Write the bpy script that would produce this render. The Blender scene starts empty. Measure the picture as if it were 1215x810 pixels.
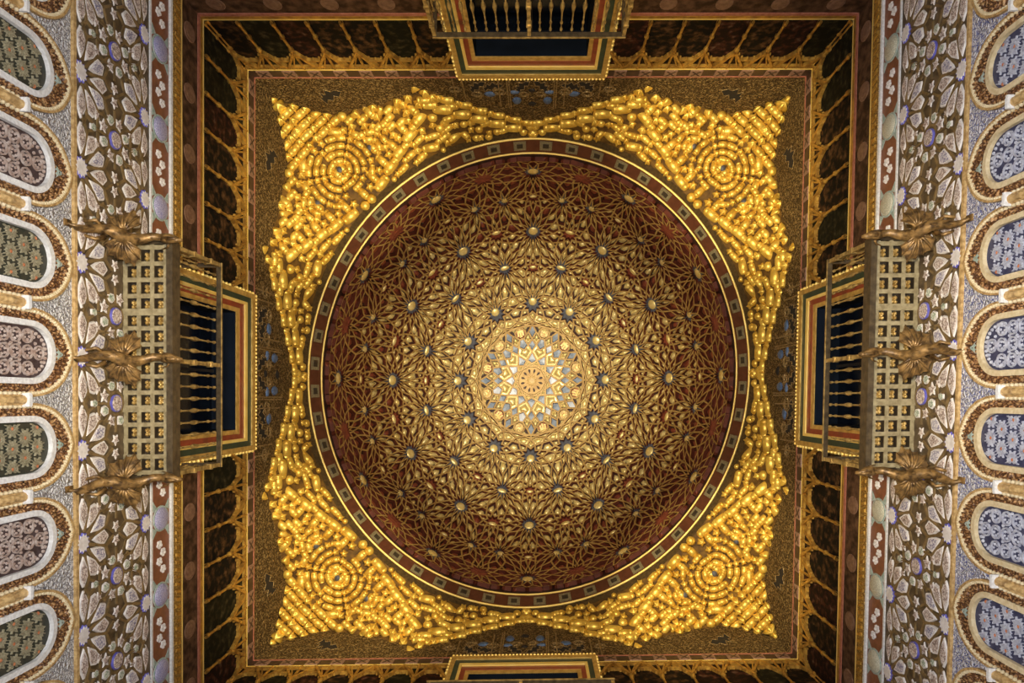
import bpy, math, random
import numpy as np
from mathutils import Vector, Matrix
from mathutils.geometry import delaunay_2d_cdt
random.seed(7)
S = bpy.context.scene
COL = S.collection
PI = math.pi

# ------------------------------------------------------------------ camera
# room coordinates: x right, y down the picture, h = height above the lens.  The hall is a
# little longer in y than in x and very slightly out of square (KX).
AY, KX, Z0 = 1.06195, -0.02387, 1.30
FPX = 800.0
RX, RY, RZ = 0.02798, -0.01331, -0.00835
CX, CY = 649.734, 495.0
CAM = (0.19305, 0.51522, Z0)
def rotm(a, b, c):
    ca, sa, cb, sb, cc, sc = math.cos(a), math.sin(a), math.cos(b), math.sin(b), math.cos(c), math.sin(c)
    return (np.array([[1,0,0],[0,ca,-sa],[0,sa,ca]]) @ np.array([[cb,0,sb],[0,1,0],[-sb,0,cb]])
            @ np.array([[cc,-sc,0],[sc,cc,0],[0,0,1]]))
RM = rotm(RX, RY, RZ)
cd = bpy.data.cameras.new('camera'); cam = bpy.data.objects.new('camera', cd); COL.objects.link(cam)
M = Matrix.Identity(4)
for i in range(3):
    M[i][0], M[i][1], M[i][2] = RM[0][i], -RM[1][i], -RM[2][i]
    M[i][3] = CAM[i]
cam.matrix_world = M
cd.sensor_fit = 'HORIZONTAL'; cd.sensor_width = 36.0; cd.lens = 36.0 * FPX / 1215.0
cd.shift_x = (607.5 - CX) / 1215.0
cd.shift_y = (CY - 405.0) / 1215.0
cd.clip_start = 0.05; cd.clip_end = 100
S.camera = cam

# ------------------------------------------------------------------ light and exposure
S.view_settings.view_transform = 'Standard'
S.view_settings.look = 'None'
S.view_settings.gamma = 1.0
S.view_settings.use_curve_mapping = False
S.view_settings.exposure = 0.0
w = bpy.data.worlds.new('world'); S.world = w; w.use_nodes = True
w.node_tree.nodes['Background'].inputs[0].default_value = (0.02, 0.018, 0.015, 1)
def P(p):
    return Vector((p[0] + KX * p[1], AY * p[1], p[2] + Z0))
def lamp(name, kind, loc, target, energy, color, size=0.3, spot=None, blend=0.5):
    d = bpy.data.lights.new(name, kind); d.energy = energy; d.color = color
    o = bpy.data.objects.new(name, d); COL.objects.link(o); o.location = P(loc)
    o.rotation_euler = (P(target) - P(loc)).to_track_quat('-Z', 'Y').to_euler()
    if kind == 'AREA': d.shape = 'DISK'; d.size = size
    else: d.shadow_soft_size = size
    if spot: d.spot_size = math.radians(spot); d.spot_blend = blend
    return o
# floor uplighters: one in the middle for the cupola, four warm ones crossing to the corner squinches,
# plus two added cool area lights, as from low doors and windows
lamp('floor_uplight', 'SPOT', (0, 0, -1.0), (0, 0, 19), 13500, (1.0, 0.87, 0.62), 0.4, 29, 1.0)
for sx in (-1, 1):
    for sy in (-1, 1):
        lamp('squinch_uplight', 'SPOT', (-sx * 4.2, -sy * 4.2, -1.0), (sx * 4.25, sy * 4.25, 14.2), 14500, (1.0, 0.84, 0.50), 0.12, 17, 0.75)
for sx in (-1, 1):
    o = lamp('wall_wash', 'AREA', (-sx * 0.5, 0, -0.9), (sx * 5, 0, 6.0), 350, (0.95, 0.96, 1.0), 1.4)
    o.data.spread = math.radians(100)
# four unseen warm spots added at floor level to brighten the gilt cornices
for (x, y) in ((1, 0), (-1, 0), (0, 1), (0, -1)):
    lamp('cornice_fill', 'SPOT', (-x * 3.6, -y * 3.6, -1.0), (x * 5, y * 5, 12.0), 3800, (1.0, 0.78, 0.40), 0.25, 36, 0.9)

# ------------------------------------------------------------------ materials
MATS = {}
def mat(name, c1, c2=None, c3=None, metal=0.0, rough=0.5, scale=6.0, kind='noise', pos=(0.35, 0.65), bump=0.0, bscale=None, bdist=0.02, stops=None, coat=0.0, detail=5.0, warp=1.0):
    m = bpy.data.materials.new(name); m.use_nodes = True
    nt = m.node_tree; b = nt.nodes['Principled BSDF']
    b.inputs['Metallic'].default_value = metal; b.inputs['Roughness'].default_value = rough
    b.inputs['Coat Weight'].default_value = coat
    b.inputs['Base Color'].default_value = (*c1, 1)
    tc = nt.nodes.new('ShaderNodeTexCoord'); geo = nt.nodes.new('ShaderNodeNewGeometry')
    def tex(sc, kd):
        if kd == 'noise':
            t = nt.nodes.new('ShaderNodeTexNoise'); t.inputs['Detail'].default_value = detail; t.inputs['Scale'].default_value = sc
            o = t.outputs['Fac']
        elif kd == 'edge':
            n = nt.nodes.new('ShaderNodeTexNoise'); n.inputs['Scale'].default_value = sc * 0.7
            nt.links.new(geo.outputs['Position'], n.inputs['Vector'])
            mx = nt.nodes.new('ShaderNodeMixRGB'); mx.inputs[0].default_value = warp / sc
            mx.blend_type = 'ADD'; nt.links.new(geo.outputs['Position'], mx.inputs[1]); nt.links.new(n.outputs['Color'], mx.inputs[2])
            t = nt.nodes.new('ShaderNodeTexVoronoi'); t.feature = 'DISTANCE_TO_EDGE'; t.inputs['Scale'].default_value = sc
            nt.links.new(mx.outputs[0], t.inputs['Vector'])
            ml = nt.nodes.new('ShaderNodeMath'); ml.operation = 'MULTIPLY'; ml.inputs[1].default_value = 3.0
            nt.links.new(t.outputs['Distance'], ml.inputs[0])
            return ml.outputs[0]
        else:
            t = nt.nodes.new('ShaderNodeTexVoronoi'); t.inputs['Scale'].default_value = sc
            o = t.outputs['Distance']
        nt.links.new(geo.outputs['Position'], t.inputs['Vector'])
        return o
    if c2 is not None:
        o = tex(scale, kind)
        r = nt.nodes.new('ShaderNodeValToRGB')
        r.color_ramp.elements[0].position = pos[0]; r.color_ramp.elements[0].color = (*c1, 1)
        r.color_ramp.elements[1].position = pos[1]; r.color_ramp.elements[1].color = (*c2, 1)
        if c3 is not None:
            e = r.color_ramp.elements.new(min(0.98, pos[1] + 0.15)); e.color = (*c3, 1)
        nt.links.new(o, r.inputs[0]); nt.links.new(r.outputs[0], b.inputs['Base Color'])
    if bump:
        o = tex(bscale or scale, kind)
        bp = nt.nodes.new('ShaderNodeBump'); bp.inputs['Strength'].default_value = bump; bp.inputs['Distance'].default_value = bdist
        nt.links.new(o, bp.inputs['Height']); nt.links.new(bp.outputs[0], b.inputs['Normal'])
    MATS[name] = m
    return m
mat('gold_leaf', (0.64, 0.37, 0.045), (0.88, 0.60, 0.11), metal=0.50, rough=0.37, scale=5, pos=(0.3, 0.6), bump=0.3, bscale=30, bdist=0.006)
mat('gold_dim', (0.30, 0.15, 0.03), (0.62, 0.36, 0.07), metal=0.55, rough=0.42, scale=9, bump=0.3, bscale=40, bdist=0.006)
mat('gold_line', (0.88, 0.62, 0.15), (0.96, 0.74, 0.24), metal=0.2, rough=0.4, scale=4)
mat('crevice_shade', (0.06, 0.027, 0.003), (0.17, 0.085, 0.010), metal=0.0, rough=0.8, scale=7)  # darkened backing: crevice shade between the cells put into the colour
mat('strap_gold', (0.36, 0.21, 0.058), (0.50, 0.32, 0.10), metal=0.25, rough=0.5, scale=5)
mat('boss_gold', (0.80, 0.58, 0.17), (0.95, 0.76, 0.33), metal=0.35, rough=0.36, scale=8)
mat('red_lacquer', (0.085, 0.017, 0.008), (0.14, 0.032, 0.015), rough=0.5, scale=5)
mat('red_boss', (0.17, 0.036, 0.016), (0.26, 0.062, 0.028), rough=0.45, scale=6)
mat('dark_well', (0.030, 0.010, 0.006), (0.055, 0.019, 0.010), rough=0.6, scale=5)  # dark red deepened: shade of the wells put into the colour
mat('blue_grey', (0.20, 0.25, 0.33), (0.32, 0.37, 0.44), rough=0.3, scale=9)
mat('blue_pale', (0.55, 0.60, 0.68), (0.75, 0.78, 0.82), rough=0.3, scale=9)
mat('slate', (0.06, 0.06, 0.075), (0.11, 0.11, 0.13), rough=0.45, scale=9)
mat('medal_gold', (0.70, 0.46, 0.16), (0.80, 0.56, 0.22), rough=0.45, scale=12)
mat('medal_red', (0.42, 0.13, 0.05), (0.55, 0.20, 0.08), rough=0.45, scale=12)
mat('ring_brown', (0.038, 0.021, 0.006), (0.085, 0.05, 0.014), metal=0.0, rough=0.85, scale=20, bump=0.3, bdist=0.01)
mat('band_red', (0.075, 0.020, 0.008), (0.11, 0.032, 0.014), rough=0.5, scale=8)
mat('band_pale', (0.14, 0.11, 0.06), (0.24, 0.20, 0.11), rough=0.5, scale=40, bump=0.3, bdist=0.01)
mat('relief_brown', (0.030, 0.016, 0.006), (0.20, 0.125, 0.048), (0.32, 0.21, 0.08), metal=0.15, rough=0.5, scale=13, kind='edge', pos=(0.02, 0.50), warp=3.5, bump=0.9, bdist=0.03)
mat('relief_gold', (0.14, 0.08, 0.03), (0.46, 0.31, 0.12), metal=0.3, rough=0.45, scale=26, kind='edge', pos=(0.1, 0.5), bump=0.8, bdist=0.02)
mat('void_dark', (0.012, 0.009, 0.007), rough=0.8)
mat('blue_paint', (0.05, 0.09, 0.19), (0.09, 0.15, 0.28), rough=0.5, scale=20)
mat('pink_line', (0.32, 0.10, 0.06), (0.44, 0.17, 0.11), rough=0.55, scale=20)
mat('painted_band', (0.035, 0.017, 0.008), (0.11, 0.055, 0.028), (0.17, 0.09, 0.05), rough=0.55, scale=8, pos=(0.38, 0.62), detail=8)
mat('medallion_brown', (0.13, 0.06, 0.035), (0.22, 0.12, 0.07), rough=0.55, scale=20)
mat('panel_dark', (0.005, 0.004, 0.003), (0.055, 0.026, 0.010), (0.14, 0.07, 0.028), rough=0.3, scale=9.0, pos=(0.47, 0.60), detail=6)
mat('panel_green', (0.006, 0.006, 0.003), (0.026, 0.022, 0.009), (0.08, 0.06, 0.028), rough=0.3, scale=9.0, pos=(0.47, 0.60), detail=6)
mat('panel_red', (0.010, 0.004, 0.003), (0.055, 0.016, 0.008), (0.13, 0.08, 0.05), rough=0.3, scale=9.0, pos=(0.47, 0.60), detail=6)
mat('check_dark', (0.035, 0.016, 0.010), (0.06, 0.03, 0.018), rough=0.5, scale=9)
mat('check_pink', (0.26, 0.15, 0.10), (0.18, 0.09, 0.06), (0.34, 0.22, 0.15), rough=0.5, scale=22, pos=(0.4, 0.55))
mat('white_plaster', (0.62, 0.60, 0.57), (0.80, 0.79, 0.76), rough=0.6, scale=30, bump=0.3, bdist=0.008)
mat('cream_plaster', (0.58, 0.45, 0.25), (0.72, 0.60, 0.38), rough=0.55, scale=22, bump=0.4, bdist=0.01)
mat('ochre_plaster', (0.34, 0.20, 0.07), (0.62, 0.42, 0.18), rough=0.5, scale=24, bump=0.4, bdist=0.01)
mat('lace_grey', (0.16, 0.15, 0.16), (0.66, 0.64, 0.62), rough=0.6, scale=20, kind='edge', pos=(0.08, 0.26), warp=2.5, bump=0.9, bdist=0.02)
mat('lace_blue', (0.10, 0.12, 0.30), (0.66, 0.64, 0.66), rough=0.6, scale=20, kind='edge', pos=(0.10, 0.28), warp=2.5, bump=0.9, bdist=0.02)
mat('arch_brown', (0.07, 0.024, 0.007), (0.36, 0.165, 0.055), (0.48, 0.27, 0.11), rough=0.5, scale=16, kind='edge', pos=(0.06, 0.50), bump=1.0, bdist=0.03)
mat('wood_brown', (0.055, 0.034, 0.015), (0.13, 0.088, 0.044), rough=0.5, scale=10, bump=0.2, bscale=40, bdist=0.006)
mat('strap_brown', (0.13, 0.085, 0.035), (0.26, 0.17, 0.07), metal=0.15, rough=0.45, scale=12)
mat('plaque_rim', (0.62, 0.56, 0.51), (0.76, 0.71, 0.66), rough=0.5, scale=20)
mat('plaque_lilac', (0.15, 0.13, 0.22), (0.62, 0.57, 0.56), rough=0.55, scale=24, kind='edge', warp=2.0, pos=(0.06, 0.40), bump=0.35, bdist=0.012)
mat('plaque_rose', (0.19, 0.12, 0.09), (0.62, 0.52, 0.45), rough=0.55, scale=24, kind='edge', warp=2.0, pos=(0.06, 0.40), bump=0.35, bdist=0.012)
mat('plaque_green', (0.16, 0.22, 0.15), (0.55, 0.56, 0.44), rough=0.55, scale=24, kind='edge', warp=2.0, pos=(0.06, 0.40), bump=0.35, bdist=0.012)
mat('blue_enamel', (0.10, 0.09, 0.38), (0.18, 0.17, 0.55), rough=0.35, scale=10)
mat('lilac_boss', (0.26, 0.25, 0.42), (0.44, 0.42, 0.56), rough=0.4, scale=40, kind='edge', pos=(0.1, 0.5), bump=0.5, bdist=0.008)
mat('pale_boss', (0.40, 0.38, 0.27), (0.58, 0.55, 0.42), rough=0.4, scale=40, kind='edge', pos=(0.1, 0.5), bump=0.5, bdist=0.008)
mat('oval_band', (0.17, 0.06, 0.025), (0.25, 0.09, 0.04), rough=0.5, scale=12)
mat('turquoise', (0.24, 0.33, 0.28), (0.44, 0.50, 0.44), rough=0.5, scale=26, bump=0.4, bdist=0.01)
mat('rope_gold', (0.16, 0.08, 0.015), (0.52, 0.31, 0.07), metal=0.3, rough=0.45, scale=30, kind='edge', pos=(0.1, 0.5), bump=0.6, bdist=0.015)
mat('panel_floor_green', (0.017, 0.021, 0.013), (0.047, 0.041, 0.025), rough=0.6, scale=14)
mat('panel_floor_red', (0.036, 0.017, 0.013), (0.072, 0.047, 0.047), rough=0.6, scale=14)
mat('panel_floor_blue', (0.022, 0.025, 0.066), (0.061, 0.061, 0.105), rough=0.6, scale=14)
mat('lattice_green', (0.20, 0.17, 0.10), (0.34, 0.30, 0.19), rough=0.5, scale=20)
mat('lattice_red', (0.30, 0.20, 0.15), (0.46, 0.38, 0.33), rough=0.5, scale=20)
mat('lattice_blue', (0.32, 0.32, 0.38), (0.50, 0.50, 0.54), rough=0.5, scale=20)
mat('coffer_wood', (0.21, 0.165, 0.085), (0.37, 0.31, 0.18), rough=0.5, scale=16, bump=0.2, bdist=0.006)
mat('coffer_dark', (0.022, 0.014, 0.008), (0.045, 0.03, 0.014), rough=0.6, scale=12)
mat('rosette_gold', (0.34, 0.20, 0.05), (0.66, 0.44, 0.14), metal=0.35, rough=0.4, scale=14)
mat('iron_brown', (0.07, 0.05, 0.03), (0.15, 0.11, 0.06), metal=0.5, rough=0.4, scale=12)
mat('iron_gilt', (0.22, 0.14, 0.045), (0.62, 0.44, 0.16), metal=0.5, rough=0.38, scale=12)
mat('dragon_gilt', (0.07, 0.038, 0.014), (0.36, 0.21, 0.07), metal=0.35, rough=0.42, scale=14, bump=0.4, bscale=40, bdist=0.01)
mat('frame_red', (0.20, 0.03, 0.015), (0.28, 0.05, 0.02), rough=0.4, scale=9)
mat('frame_green', (0.015, 0.035, 0.022), (0.03, 0.055, 0.035), rough=0.4, scale=9)
mat('frame_gold', (0.50, 0.30, 0.07), (0.72, 0.48, 0.14), metal=0.4, rough=0.38, scale=10)
mat('night_glass', (0.003, 0.004, 0.008), (0.005, 0.008, 0.016), rough=0.15, scale=2)
mat('reveal_shade', (0.004, 0.007, 0.014), (0.006, 0.010, 0.020), rough=0.9, scale=2)
MATS['reveal_shade'].node_tree.nodes['Principled BSDF'].inputs['Specular IOR Level'].default_value = 0.1
MATS['night_glass'].node_tree.nodes['Principled BSDF'].inputs['Specular IOR Level'].default_value = 0.15
for n_ in ('panel_dark', 'panel_green', 'panel_red', 'painted_band', 'relief_brown', 'ring_brown'):
    MATS[n_].node_tree.nodes['Principled BSDF'].inputs['Specular IOR Level'].default_value = 0.12
    MATS[n_].node_tree.nodes['Principled BSDF'].inputs['Roughness'].default_value = 0.7
mat('plain_plaster', (0.50, 0.45, 0.38), (0.58, 0.53, 0.46), rough=0.7, scale=5)
mat('floor_marble', (0.50, 0.44, 0.36), (0.62, 0.56, 0.48), rough=0.3, scale=3)

# ------------------------------------------------------------------ building helpers
WO = {}          # world origin of each object
class MB:
    def __init__(s): s.v = []; s.f = []; s.m = []
    def add(s, verts, faces, mi=0):
        n = len(s.v); s.v += [tuple(p) for p in verts]
        s.f += [tuple(i + n for i in f) for f in faces]; s.m += [mi] * len(faces)
    def grid(s, rows, closed=False, mi=0, caps=False):
        """rows of equally many points -> quads"""
        n = len(rows[0]); vs = [p for r in rows for p in r]; fs = []
        for a in range(len(rows) - 1):
            for b in range(n if closed else n - 1):
                c = (b + 1) % n
                fs.append((a * n + b, a * n + c, (a + 1) * n + c, (a + 1) * n + b))
        if caps:
            fs.append(tuple(range(n))[::-1]); k = (len(rows) - 1) * n; fs.append(tuple(range(k, k + n)))
        s.add(vs, fs, mi)
    def prism(s, fn, poly, d0, d1, inset=1.0, mi=0, mtop=None, back=True):
        """poly of (a,b), extruded from depth d0 to d1 through fn(a, depth, b); top scaled by inset"""
        n = len(poly); ca = sum(p[0] for p in poly) / n; cb = sum(p[1] for p in poly) / n
        lo = [fn(a, d0, b) for a, b in poly]
        hi = [fn(ca + (a - ca) * inset, d1, cb + (b - cb) * inset) for a, b in poly]
        s.add(lo + hi, [(i, (i + 1) % n, n + (i + 1) % n, n + i) for i in range(n)] + ([tuple(range(n))[::-1]] if back else []), mi)
        k = len(s.v) - n
        s.f.append(tuple(range(k, k + n))); s.m.append(mi if mtop is None else mtop)
    def fan(s, fn, poly, d0, levels, mi=0):
        """star-shaped poly as a stepped mound: levels [(scale, depth), ...] ending in an apex depth"""
        n = len(poly); ca = sum(p[0] for p in poly) / n; cb = sum(p[1] for p in poly) / n
        rows = [[fn(a, d0, b) for a, b in poly]]
        for sc, d in levels[:-1]:
            rows.append([fn(ca + (a - ca) * sc, d, cb + (b - cb) * sc) for a, b in poly])
        s.grid(rows, closed=True, mi=mi)
        k = len(s.v) - n; s.v.append(tuple(fn(ca, levels[-1][1], cb)))
        for i in range(n): s.f.append((k + i, k + (i + 1) % n, len(s.v) - 1)); s.m.append(mi)
    def box(s, fn, a0, a1, d0, d1, b0, b1, mi=0):
        c = [fn(a, d, b) for b in (b0, b1) for d in (d0, d1) for a in (a0, a1)]
        s.add(c, [(0,1,3,2),(4,6,7,5),(0,4,5,1),(2,3,7,6),(0,2,6,4),(1,5,7,3)], mi)
    def tube(s, pts, rad, n=8, mi=0, cap=True):
        pts = [Vector(p) for p in pts]
        rows = []; up = Vector((0.13, 0.21, 0.97))
        for i, p in enumerate(pts):
            t = (pts[min(i + 1, len(pts) - 1)] - pts[max(i - 1, 0)]).normalized()
            u = t.cross(up); u = (u if u.length > 1e-3 else t.cross(Vector((1, 0, 0)))).normalized(); v = t.cross(u)
            r = rad[i] if isinstance(rad, (list, tuple)) else rad
            rows.append([p + u * (r * math.cos(2 * PI * k / n)) + v * (r * math.sin(2 * PI * k / n)) for k in range(n)])
        s.grid(rows, closed=True, mi=mi, caps=cap)
    def build(s, name, mats, parent=None, smooth=False, origin=None, raw=False):
        pts = [Vector(p) for p in s.v] if raw else [P(p) for p in s.v]
        if origin is None:
            lo = Vector([min(p[i] for p in pts) for i in range(3)]); hi = Vector([max(p[i] for p in pts) for i in range(3)])
            origin = (lo + hi) / 2
        me = bpy.data.meshes.new(name)
        me.from_pydata([p - origin for p in pts], [], s.f)
        for m in ([mats] if isinstance(mats, str) else mats): me.materials.append(MATS[m])
        if any(s.m): me.polygons.foreach_set('material_index', s.m)
        if smooth: me.polygons.foreach_set('use_smooth', [True] * len(s.f))
        me.update()
        o = bpy.data.objects.new(name, me); COL.objects.link(o)
        place(o, origin, parent)
        return o
def place(o, origin, parent=None):
    WO[o.name] = Vector(origin)
    if parent is not None:
        o.parent = parent; o.location = Vector(origin) - WO[parent.name]
    else: o.location = origin
def copy(o, origin, parent, rot=None, mesh=None):
    c = bpy.data.objects.new(o.name.split('.')[0], mesh or o.data); COL.objects.link(c)
    place(c, origin, parent)
    if rot is not None: c.rotation_euler = rot
    return c
def empty(name, loc, label, cat, group=None):
    o = bpy.data.objects.new(name, None); COL.objects.link(o); o.empty_display_size = 0.2
    place(o, P(loc)); tag(o, label, cat, group); return o
def tag(o, label=None, cat=None, group=None, kind=None):
    if label: o['label'] = label
    if cat: o['category'] = cat
    if group: o['group'] = group
    if kind: o['kind'] = kind
    return o
def wallmap(side, flip=False):
    if side == 'left': return lambda s, d, h: (-5 + d, s, h)
    if side == 'right': return lambda s, d, h: (5 - d, s, h)
    if side == 'back': return lambda s, d, h: (s, -5 + d, h)
    return lambda s, d, h: (s, 5 - d, h)
def ngon(c, r, n, a0=0.0, sx=1.0, sy=1.0):
    return [(c[0] + sx * r * math.cos(a0 + 2 * PI * i / n), c[1] + sy * r * math.sin(a0 + 2 * PI * i / n)) for i in range(n)]
def starpoly(c, r0, r1, n, a0=0.0):
    return [(c[0] + (r0 if i % 2 == 0 else r1) * math.cos(a0 + PI * i / n), c[1] + (r0 if i % 2 == 0 else r1) * math.sin(a0 + PI * i / n)) for i in range(2 * n)]
def petal(c, ang, r0, r1, wmid, wr=0.5):
    """elongated hexagon radiating from c"""
    u = (math.cos(ang), math.sin(ang)); n = (-u[1], u[0]); m0 = r0 + (r1 - r0) * (wr - 0.14); m1 = r0 + (r1 - r0) * (wr + 0.16)
    pt = lambda r, k: (c[0] + u[0] * r + n[0] * k, c[1] + u[1] * r + n[1] * k)
    return [pt(r0, 0), pt(m0, -wmid * 0.86), pt(m1, -wmid), pt(r1, -wmid * 0.12), pt(r1, wmid * 0.12), pt(m1, wmid), pt(m0, wmid * 0.86)]
SIDES = ('left', 'right', 'back', 'front')
def strip(b, W, d0, d1, h0, h1, mi=0, cut=1.32):
    for sg in (-1, 1):
        a0, a1 = sorted((sg * cut, sg * 5.0)); b.box(W, a0, a1, d0, d1, h0, h1, mi)
NEAR = {'left': 'grey lace plaster', 'right': 'blue lace plaster', 'back': 'plain plaster', 'front': 'plain plaster'}

# ------------------------------------------------------------------ floor and walls
b = MB(); idm = lambda a, d, h: (a, d, h)
b.box(idm, -5.4, 5.4, -5.4, 5.4, -Z0 - 0.2, -Z0)
tag(b.build('floor', 'floor_marble'), 'pale marble floor far below the cupola', 'floor', kind='structure')
WALL = {}
WIN = (0.95, 8.55, 11.65)
for side in SIDES:
    W = wallmap(side); b = MB(); e = 5.4 if side in ('back', 'front') else 5.0
    mi = 1
    b.box(W, -e, e, -0.4, 0, -Z0, 5.0)
    b.box(W, -e, e, -0.4, 0, 5.0, 7.63, 1)
    b.box(W, -e, e, -0.4, 0, 7.63, 8.55, 2)
    for sg in (-1, 1):
        a0, a1 = sorted((sg * WIN[0], sg * e)); b.box(W, a0, a1, -0.4, 0, 8.55, 11.65, 2)
    b.box(W, -e, e, -0.4, 0, 11.65, 12.36, 2)
    b.box(W, -e, e, -0.4, 0, 12.36, 15.1, 3)
    o = b.build('wall_' + side, ['plain_plaster', 'lace_blue' if side == 'right' else 'lace_grey', 'wood_brown', 'relief_brown'])
    tag(o, {'left': 'carved wall with grey lace plaster and scalloped blind arches', 'right': 'carved wall with blue lace plaster and scalloped blind arches',
            'back': 'brown carved wall over the balcony shown with all its rail', 'front': 'brown carved wall above the balcony that is almost cut off'}[side], 'wall', kind='structure')
    WALL[side] = o

TRIM = [0]
def trim(label, side, group=None):
    TRIM[0] += 1
    o = bpy.data.objects.new('trim_%d' % TRIM[0], None); COL.objects.link(o); o.empty_display_size = 0.2
    place(o, P(wallmap(side)(0, 0, 9)) if side else P((0, 0, 15)))
    return tag(o, label, 'trim', group, 'structure')
def tint(side): return {'left': 'above the grey lace plaster', 'right': 'above the blue lace plaster', 'back': 'on the fully shown balcony wall', 'front': 'on the cut off balcony wall'}[side]

# ------------------------------------------------------------------ star lattice frieze
H0, H1 = 7.72, 8.95
def lattice_pieces():
    """one period (s from 0 to 1): list of (name, polygon, height, material names)"""
    out = []
    for (hh, up) in ((H0, 1), (H1, -1)):
        out.append(('star_boss', starpoly((0, hh), 0.115, 0.085, 12), 0.032, ('blue_enamel', 'plaque_rim')))
        for a in (30, 60, 90, 120, 150):
            ln = {30: 0.46, 60: 0.47, 90: 0.46, 120: 0.47, 150: 0.46}[a]
            wd = {30: 0.088, 60: 0.088, 90: 0.084, 120: 0.088, 150: 0.088}[a]
            out.append(('petal_plaque', petal((0, hh), math.radians(a) * up, 0.17, ln, wd, 0.58), 0.03, ('plaque_rim', 'plaque_lilac' if a in (60, 120) else 'plaque_rose')))
        for a in (0, 180):
            c = (0 if a == 0 else 1.0, hh + 0.012 * up)
            out.append(('petal_plaque', petal(c, math.radians(a), 0.14, 0.485, 0.074, 0.5), 0.03, ('plaque_rim', 'plaque_rose')))
    hm = (H0 + H1) / 2
    out.append(('ring_boss', ngon((0.5, hm), 0.10, 14), 0.04, ('blue_enamel', 'plaque_rose')))
    for i in range(8):
        a = math.radians(22.5 + 45 * i); c = (0.5 + 0.215 * math.cos(a), hm + 0.225 * math.sin(a))
        if i in (0, 2, 4, 6): out.append(('hexagon_plaque', ngon(c, 0.062, 6, a, 1, 1.15), 0.03, ('plaque_rim', 'plaque_green')))
        else: out.append(('star_plaque', starpoly(c, 0.088, 0.042, 5, a), 0.025, ('plaque_rim', 'plaque_rose')))
    for sg, up in ((-1, 1), (1, 1), (-1, -1), (1, -1)):
        out.append(('star_plaque', starpoly((0.5 + sg * 0.16, hm + up * 0.33), 0.066, 0.03, 5, PI / 2 * up), 0.025, ('plaque_rim', 'plaque_rose')))
    for up in (1, -1):
        out.append(('hexagon_plaque', ngon((0.5, hm + up * 0.40), 0.05, 6, 0, 1, 1.15), 0.03, ('plaque_rim', 'plaque_green')))
    for sg in (-1, 1):
        out.append(('star_plaque', starpoly((0.08 * sg + (0 if sg > 0 else 1.0), hm), 0.072, 0.035, 5, 0), 0.025, ('plaque_rim', 'plaque_rose')))
    return out
def lattice_straps(W, b, s0):
    def bar(p, q, w=0.017):
        if abs((p[0] + q[0]) / 2 + s0) < 1.2 and max(p[1], q[1]) > 8.5: return
        dx, dy = q[0] - p[0], q[1] - p[1]; l = math.hypot(dx, dy); nx, ny = -dy / l * w, dx / l * w
        poly = [(p[0] + nx + s0, p[1] + ny), (p[0] - nx + s0, p[1] - ny), (q[0] - nx + s0, q[1] - ny), (q[0] + nx + s0, q[1] + ny)]
        b.prism(W, poly, 0.012, 0.030, back=False)
    for hh, up in ((H0, 1), (H1, -1)):
        for a in (15, 45, 75, 105, 135, 165):
            t = math.radians(a) * up; c, n = math.cos(t), math.sin(t)
            bar((0.12 * c, hh + 0.12 * n), (0.43 * c, hh + 0.43 * n))
            for da in (-13, 13):
                t2 = math.radians(a + da) * up
                bar((0.43 * c, hh + 0.43 * n), (0.56 * math.cos(t2), hh + 0.56 * math.sin(t2)), 0.014)
    hm = (H0 + H1) / 2
    for i in range(8):
        a, a2 = math.radians(45 * i), math.radians(45 * i + 45)
        bar((0.5 + 0.145 * math.cos(a), hm + 0.145 * math.sin(a)), (0.5 + 0.145 * math.cos(a2), hm + 0.145 * math.sin(a2)), 0.014)
        bar((0.5 + 0.145 * math.cos(a), hm + 0.145 * math.sin(a)), (0.5 + 0.33 * math.cos(a), hm + 0.33 * math.sin(a)), 0.012)
for side in SIDES:
    W = wallmap(side); far = side in ('back', 'front')
    t = trim('frieze of pale star plaques set in brown straps ' + tint(side), side)
    b = MB(); b.box(W, -5, 5, 0, 0.012, 7.63, 8.55); strip(b, W, 0, 0.012, 8.55, 9.12, 0, 0.95)
    b.box(W, -5, 5, 0, 0.035, 7.60, 7.645, 1); strip(b, W, 0, 0.03, 9.075, 9.11, 2)
    b.build('backing', ['wood_brown', 'ochre_plaster', 'white_plaster'], t)
    b = MB()
    for i in range(-5, 5): lattice_straps(W, b, i)
    tag(b.build('strapwork', 'strap_brown', t), kind='stuff')
    jb = MB()
    for (nm, poly, hgt, ms) in lattice_pieces():
        first = None
        for i in range(-5, 5):
            cx_ = sum(p[0] for p in poly) / len(poly) + i; cy_ = sum(p[1] for p in poly) / len(poly)
            if abs(cx_) < 1.25 and cy_ > 8.5: continue
            if far:
                jb.prism(W, [(a + i, h) for a, h in poly], 0.012, hgt, 0.84, 0, 1); continue
            if first is None:
                b = MB(); pl = [(a + i, h) for a, h in poly]
                b.prism(W, pl, 0.0125, hgt, 0.98 if 'boss' in nm else 0.92, 0, 0, False)
                n = len(pl); ca = sum(p[0] for p in pl) / n; cb = sum(p[1] for p in pl) / n
                kk = 0.92 if 'boss' in nm else 0.74
                b.prism(W, [(ca + (p[0] - ca) * kk, cb + (p[1] - cb) * kk) for p in pl], hgt - 0.002, hgt + 0.006, 0.92, 1, 1, False)
                first = b.build(nm, list(ms), t); base = WO[first.name].copy(); ifst = i
            else:
                ds = i - ifst
                copy(first, base + (P(W(ds, 0, 0)) - P(W(0, 0, 0))), t)
    if far: tag(jb.build('plaques', ['plaque_rim', 'plaque_lilac'], t), kind='stuff')

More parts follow.
